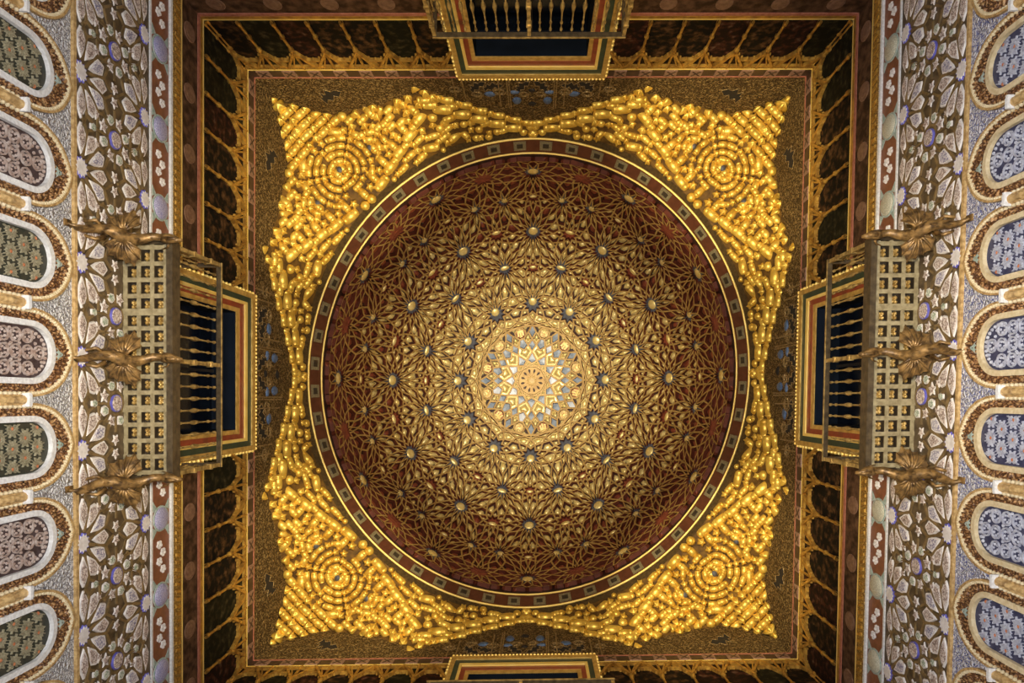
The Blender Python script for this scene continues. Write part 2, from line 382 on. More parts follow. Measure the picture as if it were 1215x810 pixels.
# ------------------------------------------------------------------ oval boss band, mouldings, painted band
for side in SIDES:
    W = wallmap(side)
    t = trim('narrow red band of oval bosses and white blossoms ' + tint(side), side)
    b = MB(); strip(b, W, 0, 0.015, 9.11, 9.56, 0)
    strip(b, W, 0, 0.05, 9.54, 9.585, 1)
    b.build('backing', ['oval_band', 'white_plaster'], t)
    ov = None; bl = None; rg = None
    for i in range(-5, 5):
        sc = i + 0.0
        if i == -5: continue
        pass
    for i in (-4, -3, -2, 2, 3, 4):
        if ov is None:
            b = MB(); b.fan(W, ngon((i, 9.325), 0.15, 16, 0, 1.0, 1.12), 0.02, [(0.97, 0.03), (0.8, 0.05), (0.45, 0.062), (0, 0.065)])
            ov = b.build('oval_boss', 'lilac_boss' if side in ('left', 'back') else 'pale_boss', t, True)
            b = MB(); b.prism(W, ngon((i, 9.325), 0.172, 20, 0, 1, 1.1), 0.012, 0.025, 0.97)
            for sg in (-1, 1):
                for e in (-1, 1): b.prism(W, [(i + sg * 0.14, 9.325 + e * 0.1), (i + sg * 0.24, 9.325 + e * 0.19), (i + sg * 0.1, 9.325 + e * 0.19)], 0.0155, 0.022)
            rg = b.build('oval_collar', 'turquoise', t)
            o1, o2, i0 = WO[ov.name].copy(), WO[rg.name].copy(), i
        else:
            dv = P(W(i - i0, 0, 0)) - P(W(0, 0, 0))
            copy(ov, o1 + dv, t); copy(rg, o2 + dv, t)
    b = None
    for i in range(-5, 5):
        for j in range(4):
            s0 = i + 0.335 + 0.11 * j
            if abs(s0) < 1.38: continue
            h0 = 9.325 + (0.045 if j % 2 else -0.045)
            if bl is None:
                b = MB()
                for q in range(5):
                    aa = 2 * PI * q / 5
                    b.fan(W, ngon((s0 + 0.034 * math.cos(aa), h0 + 0.04 * math.sin(aa)), 0.026, 6), 0.014, [(0.8, 0.035), (0, 0.042)])
                bl = b.build('blossom', 'plaque_rim', t); ob, sb, hb = WO[bl.name].copy(), s0, h0
            else:
                copy(bl, ob + P(W(s0 - sb, 0, h0 - hb)) - P(W(0, 0, 0)), t)
    # gilt rope moulding, painted band, pink fillet, gold fillet
    t = trim('gilt moulding and dark painted band with pink fillet ' + tint(side), side)
    b = MB(); strip(b, W, 0, 0.05, 9.60, 9.80); b.build('rope_moulding', 'rope_gold', t)
    b = MB()
    for k in range(100):
        s0 = -4.95 + k * 0.1
        if abs(s0) < 1.38: continue
        b.prism(W, [(s0 - 0.03, 9.63), (s0 + 0.02, 9.63), (s0 + 0.05, 9.77), (s0, 9.77)], 0.05, 0.065, 0.8, 0, None, False)
    tag(b.build('rope_strands', 'gold_dim', t), kind='stuff')
    b = MB(); strip(b, W, 0, 0.045, 9.80, 9.845); b.build('gold_fillet', 'gold_line', t)
    b = MB(); strip(b, W, 0, 0.02, 9.845, 10.33); b.build('painted_band', 'painted_band', t)
    md = None
    for k in range(12):
        s0 = -4.6 + k * 0.83
        if abs(s0) < 1.45: continue
        if md is None:
            b = MB(); b.prism(W, ngon((s0, 10.09), 0.13, 14, 0, 1, 1.25), 0.02, 0.028, 0.92); b.prism(W, ngon((s0, 10.09), 0.08, 12, 0, 1, 1.25), 0.028, 0.032, 0.9)
            md = b.build('medallion', 'medallion_brown', t); om = WO[md.name].copy()
        else: copy(md, om + P(W(k * 0.83, 0, 0)) - P(W(0, 0, 0)), t)
    b = MB(); strip(b, W, 0, 0.03, 10.32, 10.39); b.build('pink_fillet', 'pink_line', t)
    b = MB(); strip(b, W, 0, 0.03, 10.39, 10.46); b.build('dark_fillet', 'gold_dim', t)
    b = MB(); strip(b, W, 0, 0.02, 10.465, 10.52); b.build('gold_edge', 'gold_line', t)

# ------------------------------------------------------------------ gallery of painted niches
rn = random.Random(3)
for side in SIDES:
    W = wallmap(side)
    t = trim('gallery of dark painted niches between gilt colonnettes ' + tint(side), side)
    PITCH = 0.524
    def ref(mb, nm, m, s0, store, smooth=False):
        if nm not in store:
            o = mb().build(nm, m, t, smooth); store[nm] = (o, WO[o.name].copy(), s0)
        else:
            o, og, sb = store[nm]; o = copy(o, og + P(W(s0 - sb, 0, 0)) - P(W(0, 0, 0)), t)
        return o
    st = {}
    cols = [sg * (5.0 - PITCH * k) for sg in (-1, 1) for k in range(0, 8)]
    cols = [c for c in cols if abs(c) > 1.36]
    for c0 in cols:
        def f():
            b = MB(); prof = [(10.52, 0.036), (10.60, 0.036), (10.62, 0.024), (10.90, 0.022), (10.92, 0.040), (10.96, 0.040), (10.98, 0.022), (11.28, 0.022), (11.30, 0.042), (11.36, 0.046), (11.38, 0.026), (11.98, 0.020)]
            b.grid([[W(c0 + r * math.cos(2 * PI * k / 8), 0.045 + r * math.sin(2 * PI * k / 8), h) for k in range(8)] for h, r in prof], True)
            return b
        ref(f, 'colonnette', 'gold_dim', c0, st, True)
    for sg in (-1, 1):
        for k in range(7):
            c0 = sg * (5.0 - PITCH * (k + 0.5)); hw = PITCH / 2
            if abs(c0) < 1.4: continue
            b = MB(); b.prism(W, [(c0 - hw, 10.52), (c0 + hw, 10.52), (c0 + hw, 11.98), (c0 - hw, 11.98)], 0.0, 0.012)
            b.build('painted_panel', rn.choice(['panel_dark', 'panel_green', 'panel_red', 'panel_dark']), t)
            def f():
                b = MB()
                # round cusped arch
                pts = []
                for q in range(13):
                    a = PI * q / 12; rr = 1.0 + 0.05 * math.cos(6 * a)
                    pts.append((c0 - hw * 0.93 * math.cos(a) * rr, 11.36 + 0.32 * math.sin(a) * rr))
                for (p, q) in zip(pts, pts[1:]):
                    b.add([W(p[0], 0.012, p[1]), W(q[0], 0.012, q[1]), W(q[0], 0.07, q[1]), W(p[0], 0.07, p[1])], [(0, 1, 2, 3)])
                rows = [[W(p[0], 0.07, p[1]) for p in pts], [W(c0 + (p[0] - c0) * 1.03, 0.06, p[1] + 0.055) for p in pts]]
                b.grid(rows)
                b.grid([rows[1], [W(c0 + (p[0] - c0) * 1.03, 0.012, p[1] + 0.055) for p in pts]])
                # gable over the arch
                for sgn in (-1, 1):
                    p, q = (c0 + sgn * hw * 0.98, 11.42), (c0, 11.93)
                    dx, dy = q[0] - p[0], q[1] - p[1]; l = math.hypot(dx, dy); nx, ny = -dy / l * 0.022, dx / l * 0.022
                    b.prism(W, [(p[0] + nx, p[1] + ny), (p[0] - nx, p[1] - ny), (q[0] - nx, q[1] - ny), (q[0] + nx, q[1] + ny)], 0.012, 0.075)
                    p, q = (c0 + sgn * hw * 0.98, 11.46), (c0 + sgn * hw * 0.35, 11.95)
                    dx, dy = q[0] - p[0], q[1] - p[1]; l = math.hypot(dx, dy); nx, ny = -dy / l * 0.012, dx / l * 0.012
                    b.prism(W, [(p[0] + nx, p[1] + ny), (p[0] - nx, p[1] - ny), (q[0] - nx, q[1] - ny), (q[0] + nx, q[1] + ny)], 0.012, 0.05)
                for q in range(5):
                    a = PI * (q + 1) / 6; x, y = c0 - hw * 0.8 * math.cos(a), 11.36 + 0.27 * math.sin(a)
                    b.fan(W, ngon((x, y), 0.02, 6), 0.03, [(0.8, 0.06), (0, 0.07)])
                return b
            ref(f, 'tracery_arch', 'gold_dim', c0, st)
    b = MB(); strip(b, W, 0, 0.03, 11.97, 12.03); b.build('carved_fillet', 'rope_gold', t)
    b = MB(); strip(b, W, 0, 0.018, 12.05, 12.105); b.build('gold_fillet', 'gold_line', t)
    b = MB(); strip(b, W, 0, 0.05, 11.90, 11.93); b.build('gold_thread', 'gold_dim', t)
    # chequered band
    t = trim('thin chequered band of dark and rosy blocks ' + tint(side), side)
    b = MB(); strip(b, W, 0, 0.015, 12.105, 12.36); b.build('backing', 'check_dark', t)
    first = None
    for k in range(22):
        s0 = -4.756 + k * 0.453
        if abs(s0) < 1.35: continue
        if first is None:
            b = MB(); b.prism(W, [(s0 - 0.113, 12.115), (s0 + 0.113, 12.115), (s0 + 0.113, 12.335), (s0 - 0.113, 12.335)], 0.015, 0.03, 0.96)
            for q in (-1, 1):
                b.prism(W, [(s0 - 0.08, 12.225 - q * 0.07), (s0 - 0.06, 12.225 - q * 0.085), (s0 + 0.08, 12.225 + q * 0.07), (s0 + 0.06, 12.225 + q * 0.085)], 0.03, 0.036, 1, 1)
            first = b.build('chequer_block', ['check_pink', 'check_dark'], t); of, sf = WO[first.name].copy(), s0
        else: copy(first, of + P(W(s0 - sf, 0, 0)) - P(W(0, 0, 0)), t)
    b = MB(); strip(b, W, 0, 0.022, 12.345, 12.385); b.build('pink_fillet', 'pink_line', t)

# ------------------------------------------------------------------ carved relief above (pierced leaves, stems, blue leaves)
for side in SIDES:
    W = wallmap(side)
    t = trim('brown carved relief with pierced leaf holes ' + tint(side), side)
    def hole(c, sc, rot, flip=1, nm='leaf_hole_shade'):
        base = [(-1, -0.2), (-0.55, 0.22), (-0.2, 0.12), (0.05, 0.5), (0.45, 0.42), (0.75, 0.78), (0.95, 0.25), (0.7, 0.2), (0.72, -0.15), (0.35, -0.02), (0.2, -0.42), (-0.2, -0.22), (-0.55, -0.35)]
        cc, ss = math.cos(rot), math.sin(rot)
        poly = [(c[0] + sc * flip * (x * cc - y * ss), c[1] + 2.0 * sc * (x * ss * 0.5 + y * cc)) for x, y in base]
        b = MB(); b.prism(W, poly, 0.001, 0.006, 1.0, 0)  # flat dark plate on the wall, the hole's shade put into its colour
        b.build(nm, 'void_dark', t)
        b = MB(); rim = [W(x, 0.01, y) for x, y in poly]
        b.tube(rim + rim[:1], 0.009, 5); b.build('leaf_rim', 'relief_gold', t)
    for sg in (-1, 1):
        hole((sg * 3.85, 13.06), 0.26, 0.1, sg)
        for (x, y, r) in ((1.02, 12.70, 0.3), (0.72, 12.72, -0.3), (0.18, 12.70, 0.5)):
            hole((sg * x, y), 0.19, r, sg)
        b = MB(); b.fan(W, ngon((sg * 0.33, 12.98), 0.10, 8, 0, 1, 0.6), 0.002, [(0.7, 0.03), (0, 0.04)]); b.build('blue_leaf', 'blue_paint', t)
        b = MB(); b.fan(W, ngon((sg * 0.80, 13.06), 0.12, 8, 0, 1, 0.8), 0.002, [(0.7, 0.03), (0, 0.04)]); b.build('blue_leaf', 'blue_paint', t)
        b = MB(); b.fan(W, ngon((sg * 0.30, 13.35), 0.13, 8, 0, 0.7, 1.2), 0.002, [(0.7, 0.03), (0, 0.04)]); b.build('blue_leaf', 'blue_paint', t)
        b = MB()
        for x in (0.42, 0.46, 0.62, 1.28, 1.45): b.box(W, sg * x - 0.012, sg * x + 0.012, 0, 0.03, 12.42, 13.9 - 0.55 * x)
        b.build('carved_stem', 'relief_gold', t)
        # scrolls
        b = MB()
        for (x, y, r) in ((0.62, 12.95, 0.13), (1.05, 13.05, 0.12), (1.45, 12.85, 0.12), (0.16, 13.05, 0.1)):
            b.tube([W(sg * x + r * (1 - q * 0.03) * math.cos(q * 0.6), 0.012, y + r * (1 - q * 0.03) * math.sin(q * 0.6)) for q in range(16)], 0.016, 5)
        b.build('carved_scroll', 'relief_gold', t)
    b = MB()
    for (x, y, r) in ((0, 12.92, 0.07), (0, 13.5, 0.09)): b.fan(W, ngon((x, y), r, 8), 0.0, [(0.7, 0.02), (0, 0.03)])
    b.build('carved_bud', 'void_dark', t)

# ------------------------------------------------------------------ windows with gilt frames
for n, side in enumerate(SIDES):
    W = wallmap(side); hw, hb, ht = WIN
    o = bpy.data.objects.new('window_%d' % (n + 1), None); COL.objects.link(o); o.empty_display_size = 0.2
    place(o, P(W(0, 0, 10)))
    tag(o, 'tall dark window in a stepped gilt frame ' + {'left': 'over the grey lace wall', 'right': 'over the blue lace wall', 'back': 'behind the fully shown balcony rail', 'front': 'behind the balcony that is almost cut off'}[side], 'window', 'dark gilt framed windows', 'structure')
    # mitred rails: (inner half width, width, depth)
    edges = [0.95, 1.02, 1.10, 1.15, 1.24, 1.32]
    spec = [('frame_gold', 0.015), ('frame_red', 0.022), ('gold_line', 0.045), ('frame_green', 0.035), ('frame_gold', 0.055)]
    for (e0, e1), (mt, dp) in zip(zip(edges, edges[1:]), spec):
        t0, t1 = ht + (e0 - hw) * 1.9, ht + (e1 - hw) * 1.9
        b = MB()
        for poly in ([(-e0, hb), (-e1, hb), (-e1, t1), (-e0, t0)], [(e0, hb), (e0, t0), (e1, t1), (e1, hb)], [(-e0, t0), (-e1, t1), (e1, t1), (e0, t0)]):
            b.prism(W, poly, 0.0, dp)
        b.build('frame_moulding', mt, o)
    b = MB(); t1 = ht + (1.32 - hw) * 1.9; k = 0
    s0 = -1.30
    while s0 <= 1.31:
        b.fan(W, ngon((s0, t1 + 0.01), 0.03, 6), 0.0, [(1, 0.05), (0.6, 0.068), (0, 0.072)]); s0 += 0.065
    for sg in (-1, 1):
        hh = hb + 0.2
        while hh < t1:
            b.fan(W, ngon((sg * 1.335, hh), 0.028, 6), 0.0, [(1, 0.045), (0.6, 0.06), (0, 0.065)]); hh += 0.13
    tag(b.build('bead_edging', 'gold_line', o), kind='stuff')
    b = MB(); b.box(W, -hw - 0.05, hw + 0.05, -0.45, -0.40, hb, ht + 0.05); b.build('pane', 'night_glass', o)
    b = MB(); b.box(W, -hw, hw, -0.40, 0.0, ht - 0.012, ht + 0.01)
    for sg in (-1, 1): b.box(W, sg * hw - 0.012, sg * hw + 0.012, -0.40, 0.0, hb, ht)
    b.build('reveal_shade_sheet', 'reveal_shade', o)  # added dark sheets, the opening's shade put into their colour
    b = MB(); b.box(W, -0.02, 0.02, -0.40, -0.36, hb, ht); b.box(W, -hw, hw, -0.40, -0.37, 10.4, 10.45); b.build('glazing_bar', 'void_dark', o)

# ------------------------------------------------------------------ balconies
BD, BL = 0.62, 1.38      # projection, half length
HB, HT = 8.50, 9.78
for side in SIDES:
    W = wallmap(side)
    root = empty('balcony', W(0, BD / 2, HB), {'left': 'wrought iron balcony with coffered soffit on the grey lace wall', 'right': 'wrought iron balcony with coffered soffit on the blue lace wall',
        'back': 'wrought iron balcony on the bare wall, its rail and front balusters fully shown', 'front': 'wrought iron balcony almost cut off, only its top rail showing'}[side], 'balcony', 'iron balconies before the four windows')
    b = MB(); b.box(W, -BL, BL, 0.0, BD, HB + 0.10, HB + 0.16); b.build('floor_slab', 'coffer_dark', root)
    # soffit grid: 3 rows across, 13 coffers along
    NA, NC = 14, 3; pitch = 2 * (BL - 0.06) / NA; cw = 0.165; d0 = 0.04
    b = MB()
    for i in range(NA + 1):
        s0 = -BL + 0.06 + i * pitch; wd = 0.026 if i not in (4, 10) else 0.04
        b.box(W, s0 - wd, s0 + wd, 0.0, BD - 0.05, HB + (0 if i not in (4, 10) else -0.015), HB + 0.018)
        b.box(W, s0 - wd * 0.9, s0 + wd * 0.9, 0.0, BD - 0.05, HB + 0.018, HB + 0.10, 1)
    for j in range(NC + 1):
        dd = d0 + j * cw
        b.box(W, -BL, BL, max(0, dd - 0.024), dd + 0.024, HB + 0.003, HB + 0.017)
        b.box(W, -BL, BL, max(0, dd - 0.021), dd + 0.021, HB + 0.017, HB + 0.10, 1)
    b.build('soffit_grid', ['coffer_wood', 'coffer_dark'], root)  # upper bar layer and slab dark: coffer shade put into the colour
    b = MB(); b.box(W, -BL - 0.02, BL + 0.02, BD - 0.055, BD + 0.02, HB - 0.03, HB + 0.05); b.box(W, -BL - 0.01, BL + 0.01, BD - 0.03, BD + 0.01, HB + 0.05, HB + 0.17)
    for sg in (-1, 1): b.box(W, sg * BL - 0.025, sg * BL + 0.025, 0, BD, HB - 0.02, HB + 0.17)
    b.build('edge_beam', 'iron_brown', root)
    if side in ('left', 'right'):
        first = None
        for i in range(NA):
            for j in range(NC):
                s0, dd = -BL + 0.06 + (i + 0.5) * pitch, d0 + (j + 0.5) * cw
                if first is None:
                    b = MB(); F = lambda a, d, c: W(a, c, HB + 0.10 - d)
                    for q in range(4):
                        aa = PI / 4 + q * PI / 2
                        b.fan(F, ngon((s0 + 0.034 * math.cos(aa), dd + 0.030 * math.sin(aa)), 0.030, 6), 0.0, [(0.9, 0.03), (0.5, 0.05), (0, 0.055)])
                    b.fan(F, ngon((s0, dd), 0.02, 6), 0.02, [(0.9, 0.05), (0.5, 0.07), (0, 0.075)])
                    first = b.build('rosette', 'rosette_gold', root); o0, sa, da = WO[first.name].copy(), s0, dd
                else: copy(first, o0 + P(W(s0 - sa, dd - da, 0)) - P(W(0, 0, 0)), root)
    # railing
    rd = BD - 0.03
    def railpost(nm, s0, d0_, m='iron_gilt', big=False, store={}):
        b = MB()
        prof = [(HB + 0.16, 0.016), (HB + 0.24, 0.014), (HB + 0.26, 0.026), (HB + 0.29, 0.014), (HB + 0.50, 0.016), (HB + 0.53, 0.034), (HB + 0.60, 0.040), (HB + 0.66, 0.030), (HB + 0.74, 0.016), (HB + 0.94, 0.012), (HB + 0.96, 0.026), (HB + 0.99, 0.026), (HB + 1.01, 0.012), (HB + 1.12, 0.012), (HB + 1.13, 0.026), (HB + 1.17, 0.026), (HB + 1.19, 0.014)]
        k = 1.5 if big else 0.78
        b.grid([[W(s0 + k * r * math.cos(2 * PI * q / 7), d0_ + k * r * math.sin(2 * PI * q / 7), h) for q in range(7)] for h, r in prof], True)
        return b
    nb = 18; first = None
    for i in range(nb + 1):
        s0 = -BL + 0.03 + i * (2 * BL - 0.06) / nb
        if i in (0, nb // 2, nb):
            b = MB(); b.box(W, s0 - 0.025, s0 + 0.025, rd - 0.025, rd + 0.025, HB + 0.15, HT)
            for hh in (HB + 0.55, HB + 1.0): b.box(W, s0 - 0.036, s0 + 0.036, rd - 0.036, rd + 0.036, hh, hh + 0.05)
            b.build('post', 'iron_gilt', root); continue
        if first is None:
            first = railpost('baluster', s0, rd).build('baluster', 'iron_gilt', root, True); o0, sa = WO[first.name].copy(), s0
        else: copy(first, o0 + P(W(s0 - sa, 0, 0)) - P(W(0, 0, 0)), root)
    for sg in (-1, 1):
        for j in range(4):
            dd = 0.06 + j * 0.135
            copy(first, o0 + P(W(sg * (BL - 0.03) - sa, dd - rd, 0)) - P(W(0, 0, 0)), root)
    b = MB(); b.box(W, -BL, BL, rd - 0.03, rd + 0.035, HT, HT + 0.05)
    for sg in (-1, 1): b.box(W, sg * (BL - 0.03) - 0.028, sg * (BL - 0.03) + 0.028, 0, rd, HT, HT + 0.045)
    b.build('top_rail', 'iron_brown', root)
    b = MB(); b.box(W, -BL, BL, rd + 0.03, rd + 0.045, HT + 0.005, HT + 0.03); b.build('rail_bead', 'iron_gilt', root)
    b = MB(); b.box(W, -BL, BL, rd - 0.02, rd + 0.02, HB + 0.16, HB + 0.19)
    for sg in (-1, 1): b.box(W, sg * (BL - 0.03) - 0.018, sg * (BL - 0.03) + 0.018, 0, rd, HB + 0.16, HB + 0.19)
    b.build('bottom_rail', 'iron_brown', root)

# ------------------------------------------------------------------ dragon brackets
def dragon(side, s0, mid):
    W0 = wallmap(side); W = lambda s, d, h: W0(s, d, h - max(0.0, min(0.085, (h - 7.9) * 0.3))); sd = {'left': 'grey lace wall', 'right': 'blue lace wall'}[side]
    root = empty('dragon_bracket', W(s0, 0, 7.5), ('gilded winged dragon bracket under the middle of the balcony on the ' if mid else 'gilded dragon bracket under the balcony end nearer the %s balcony, ' % ('fully shown' if s0 < 0 else 'cut off')) + sd, 'bracket', 'dragon brackets on the ' + sd)
    sp = [(0.03, 7.50), (0.07, 7.58), (0.06, 7.72), (0.12, 7.88), (0.20, 8.00), (0.26, 8.12), (0.30, 8.24), (0.38, 8.34), (0.50, 8.38), (0.60, 8.42)]
    wig = lambda i: 0.035 * math.sin(i * 1.3)
    b = MB(); b.tube([W(s0 + wig(i), d, h) for i, (d, h) in enumerate(sp)], [0.020, 0.034, 0.042, 0.055, 0.068, 0.078, 0.074, 0.058, 0.048, 0.042], 8)
    b.build('body', 'dragon_gilt', root, True)
    b = MB()
    for i in range(1, len(sp) - 1):
        d, h = sp[i]; b.fan(lambda a, q, c: W(s0 + wig(i) + a, d + q, h + c), ngon((0, 0), 0.03, 4), 0.03, [(0.6, 0.08), (0, 0.13)])
    b.build('spines', 'dragon_gilt', root)
    # head: skull, snout, lower jaw, two horns
    b = MB()
    b.tube([W(s0 - 0.02, 0.58, 8.42), W(s0 - 0.02, 0.64, 8.43), W(s0 - 0.015, 0.70, 8.42), W(s0, 0.77, 8.43), W(s0, 0.82, 8.45)], [0.045, 0.062, 0.055, 0.034, 0.016], 8)
    b.tube([W(s0 - 0.01, 0.66, 8.39), W(s0, 0.72, 8.36), W(s0, 0.79, 8.36)], [0.03, 0.024, 0.010], 6)
    for sg in (-1, 1): b.tube([W(s0 + sg * 0.04, 0.64, 8.47), W(s0 + sg * 0.07, 0.60, 8.52), W(s0 + sg * 0.09, 0.54, 8.50)], [0.016, 0.012, 0.004], 5)
    b.build('head', 'dragon_gilt', root, True)
    # wings: scalloped membrane with ribs on each side
    for sg in (-1, 1):
        hub = (0.03 * sg, 0.27, 8.20); tips = []
        for q in range(7):
            a = math.radians(-78 + q * 24); rr = 0.25 + 0.03 * math.sin(q * 1.9)
            tips.append((sg * (0.05 + rr * math.cos(a)), 0.25 + 0.78 * rr * math.sin(a), 8.20 + 0.10 * math.cos(a) + 0.06 * math.sin(a)))
        b = MB(); rows = []
        for fr in (0.15, 0.45, 0.75, 1.0):
            row = []
            for q in range(13):
                p = tips[q // 2] if q % 2 == 0 else tuple((tips[q // 2][i] + tips[q // 2 + 1][i]) / 2 for i in range(3))
                f2 = fr * (0.93 if q % 2 and fr == 1.0 else 1.0); bow = 0.05 * math.sin(fr * PI)
                row.append(W(s0 + hub[0] + (p[0] - hub[0]) * f2, hub[1] + (p[1] - hub[1]) * f2, hub[2] + (p[2] - hub[2]) * f2 - bow))
            rows.append(row)
        b.grid(rows); b.grid([[(p[0], p[1], p[2] + 0.012) for p in r] for r in rows])
        wg = b.build('wing', 'dragon_gilt', root, True)
        b = MB()
        for tp in tips:
            b.tube([W(s0 + hub[0] + (tp[0] - hub[0]) * f2, hub[1] + (tp[1] - hub[1]) * f2, hub[2] + (tp[2] - hub[2]) * f2 - 0.05 * math.sin(f2 * PI) - 0.014) for f2 in (0.1, 0.4, 0.7, 1.05)], [0.022, 0.018, 0.014, 0.006], 5)
        b.build('wing_ribs', 'dragon_gilt', wg, True)
    # hind claw and wall plate
    b = MB()
    for sg in (-1, 1): b.tube([W(s0 + sg * 0.05, 0.15, 7.95), W(s0 + sg * 0.10, 0.12, 7.82), W(s0 + sg * 0.07, 0.02, 7.76)], [0.03, 0.022, 0.016], 6)
    b.build('hind_leg', 'dragon_gilt', root, True)
    b = MB(); b.box(W, s0 - 0.035, s0 + 0.035, 0.0, 0.02, 7.47, 7.58); b.build('wall_plate', 'dragon_gilt', root)
for side in ('left', 'right'):
    for s0 in (-1.37, 0.0, 1.39): dragon(side, s0, s0 == 0.0)

# ------------------------------------------------------------------ blind arches on the side walls
def arch_curve(hw, spring, tip, n=15, point=0.0):
    """points from one springing over the tip to the other"""
    out = []
    for i in range(n + 1):
        a = PI * i / n; x = -hw * math.cos(a); y = spring + (tip - spring - point) * math.sin(a) ** 0.9
        out.append((x, y + point * max(0, 1 - abs(x) / (hw * 0.35))))
    return out
for side in ('left', 'right'):
    W = wallmap(side)
    for k in range(-4, 5):
        sc = k * 0.915; H_BOT = 5.6
        odd = k % 2 != 0
        out = arch_curve(0.428, 6.90, 7.555, 24, 0.03); mid = arch_curve(0.408, 6.90, 7.52, 24, 0.03); inn = arch_curve(0.305, 6.93, 7.285, 24); pan = arch_curve(0.248, 6.93, 7.222, 24)
        col = lambda c, hw: [(-hw, H_BOT)] + c + [(hw, H_BOT)]
        A = lambda c, d: [W(sc + x, d, h) for x, h in c]
        # scalloped outer rim
        b = MB(); co, cm = col(out, 0.428), col(mid, 0.408)
        b.grid([A(co, 0.0), A(co, 0.055), A(cm, 0.06), A(cm, 0.01)])
        rim = b.build('blind_arch', 'ochre_plaster', WALL[side], False)
        tag(rim, None)
        b = MB()
        for i in range(len(mid) - 1):
            for fr in (0.0, 0.5):
                x = mid[i][0] + (mid[i + 1][0] - mid[i][0]) * fr; h = mid[i][1] + (mid[i + 1][1] - mid[i][1]) * fr
                b.fan(W, ngon((sc + x * 0.97, h - 0.008), 0.019, 6), 0.02, [(1, 0.045), (0.6, 0.058), (0, 0.06)])
        for sg in (-1, 1):
            hh = H_BOT + 0.1
            while hh < 6.9: b.fan(W, ngon((sc + sg * 0.395, hh), 0.019, 6), 0.02, [(1, 0.045), (0.6, 0.058), (0, 0.06)]); hh += 0.06
        b.build('scallop_edge', 'cream_plaster' if side == 'left' else 'cream_plaster', rim)
        # carved brown band
        b = MB(); ci = col(inn, 0.305)
        b.grid([A(cm, 0.03), A(ci, 0.012)])
        b.build('carved_band', 'arch_brown', rim)
        b = MB()
        for i in range(0, len(mid)):
            for fr in (0.1, 0.3, 0.5, 0.7, 0.9):
                x = mid[i][0] + (inn[i][0] - mid[i][0]) * fr; h = mid[i][1] + (inn[i][1] - mid[i][1]) * fr
                b.fan(W, ngon((sc + x, h), 0.026, 5, i), 0.012, [(0.8, 0.035), (0, 0.05)])
        for sg in (-1, 1):
            hh = H_BOT
            while hh < 6.92:
                for q, x in enumerate((0.32, 0.345, 0.37)): b.fan(W, ngon((sc + sg * x, hh + 0.03 * (q % 2)), 0.024, 5, hh), 0.012, [(0.8, 0.035), (0, 0.05)])
                hh += 0.06
        tag(b.build('carved_leaves', 'arch_brown', rim), kind='stuff')
        # plain frame
        b = MB(); cp = col(pan, 0.248)
        b.grid([A(ci, 0.01), A(ci, 0.045), A(cp, 0.05), A(cp, 0.004)])
        b.build('white_frame', 'white_plaster' if (side == 'left' or k in (0, 1, 2, 3) and False) else 'cream_plaster', rim)
        # recessed panel
        b = MB(); n = len(cp)
        b.add(A(cp, 0.003), [tuple(range(n))])
        b.build('panel', ('panel_floor_blue' if side == 'right' else 'panel_floor_green') if odd else ('panel_floor_red' if side == 'left' else 'panel_floor_blue'), rim)
        b = MB()
        def inside(x, h):
            if abs(x) > 0.235: return False
            if h < 6.93: return True
            return (x / 0.235) ** 2 + ((h - 6.93) / 0.285) ** 2 < 1
        def seg(p, q, w=0.008, N=4):
            for i in range(N):
                a = (p[0] + (q[0] - p[0]) * i / N, p[1] + (q[1] - p[1]) * i / N); c = (p[0] + (q[0] - p[0]) * (i + 1) / N, p[1] + (q[1] - p[1]) * (i + 1) / N)
                if inside(*a) and inside(*c):
                    dx, dy = c[0] - a[0], c[1] - a[1]; l = math.hypot(dx, dy) or 1; nx, ny = -dy / l * w, dx / l * w
                    b.prism(W, [(sc + a[0] + nx, a[1] + ny), (sc + a[0] - nx, a[1] - ny), (sc + c[0] - nx, c[1] - ny), (sc + c[0] + nx, c[1] + ny)], 0.003, 0.024, 0.9, 0, None, False)
        if odd:
            for row in range(9):
                cy = 7.05 - row * 0.165
                for cx in ((-0.19, 0.0, 0.19) if row % 2 == 0 else (-0.095, 0.095)):
                    for q in range(16):
                        a = 2 * PI * q / 16; a2 = a + PI / 8
                        seg((cx + 0.024 * math.cos(a), cy + 0.024 * math.sin(a)), (cx + (0.094 if q % 2 else 0.074) * math.cos(a), cy + (0.094 if q % 2 else 0.074) * math.sin(a)), 0.0042, 2)
                        if q % 2: seg((cx + 0.060 * math.cos(a), cy + 0.060 * math.sin(a)), (cx + 0.060 * math.cos(a + PI / 4), cy + 0.060 * math.sin(a + PI / 4)), 0.0032, 1)
                    if inside(cx, cy): b.fan(W, ngon((sc + cx, cy), 0.02, 8), 0.003, [(0.8, 0.016), (0, 0.024)], 1)
        else:
            for row in range(8):
                hh = 7.08 - row * 0.155
                for cx in ((0,) if row == 0 else (-0.155, 0, 0.155)):
                    R0 = 0.066
                    for q in range(10):
                        seg((cx + R0 * math.cos(q * PI / 5), hh + R0 * math.sin(q * PI / 5)), (cx + R0 * math.cos((q + 1) * PI / 5), hh + R0 * math.sin((q + 1) * PI / 5)), 0.007, 1)
                    for q in range(5):
                        a = q * 2 * PI / 5 + 0.4 + row; x, h = cx + 0.035 * math.cos(a), hh + 0.035 * math.sin(a)
                        if inside(x, h): b.fan(W, ngon((sc + x, h), 0.016, 5, a), 0.003, [(0.8, 0.016), (0, 0.024)])
                    for q in range(3):
                        a = q * PI / 2 + 0.5 + row; x, h = cx + 0.1 * math.cos(a), hh + 0.09 * math.sin(a)
                        if inside(x, h): b.fan(W, ngon((sc + x, h), 0.018, 5, a), 0.003, [(0.8, 0.018), (0, 0.026)])
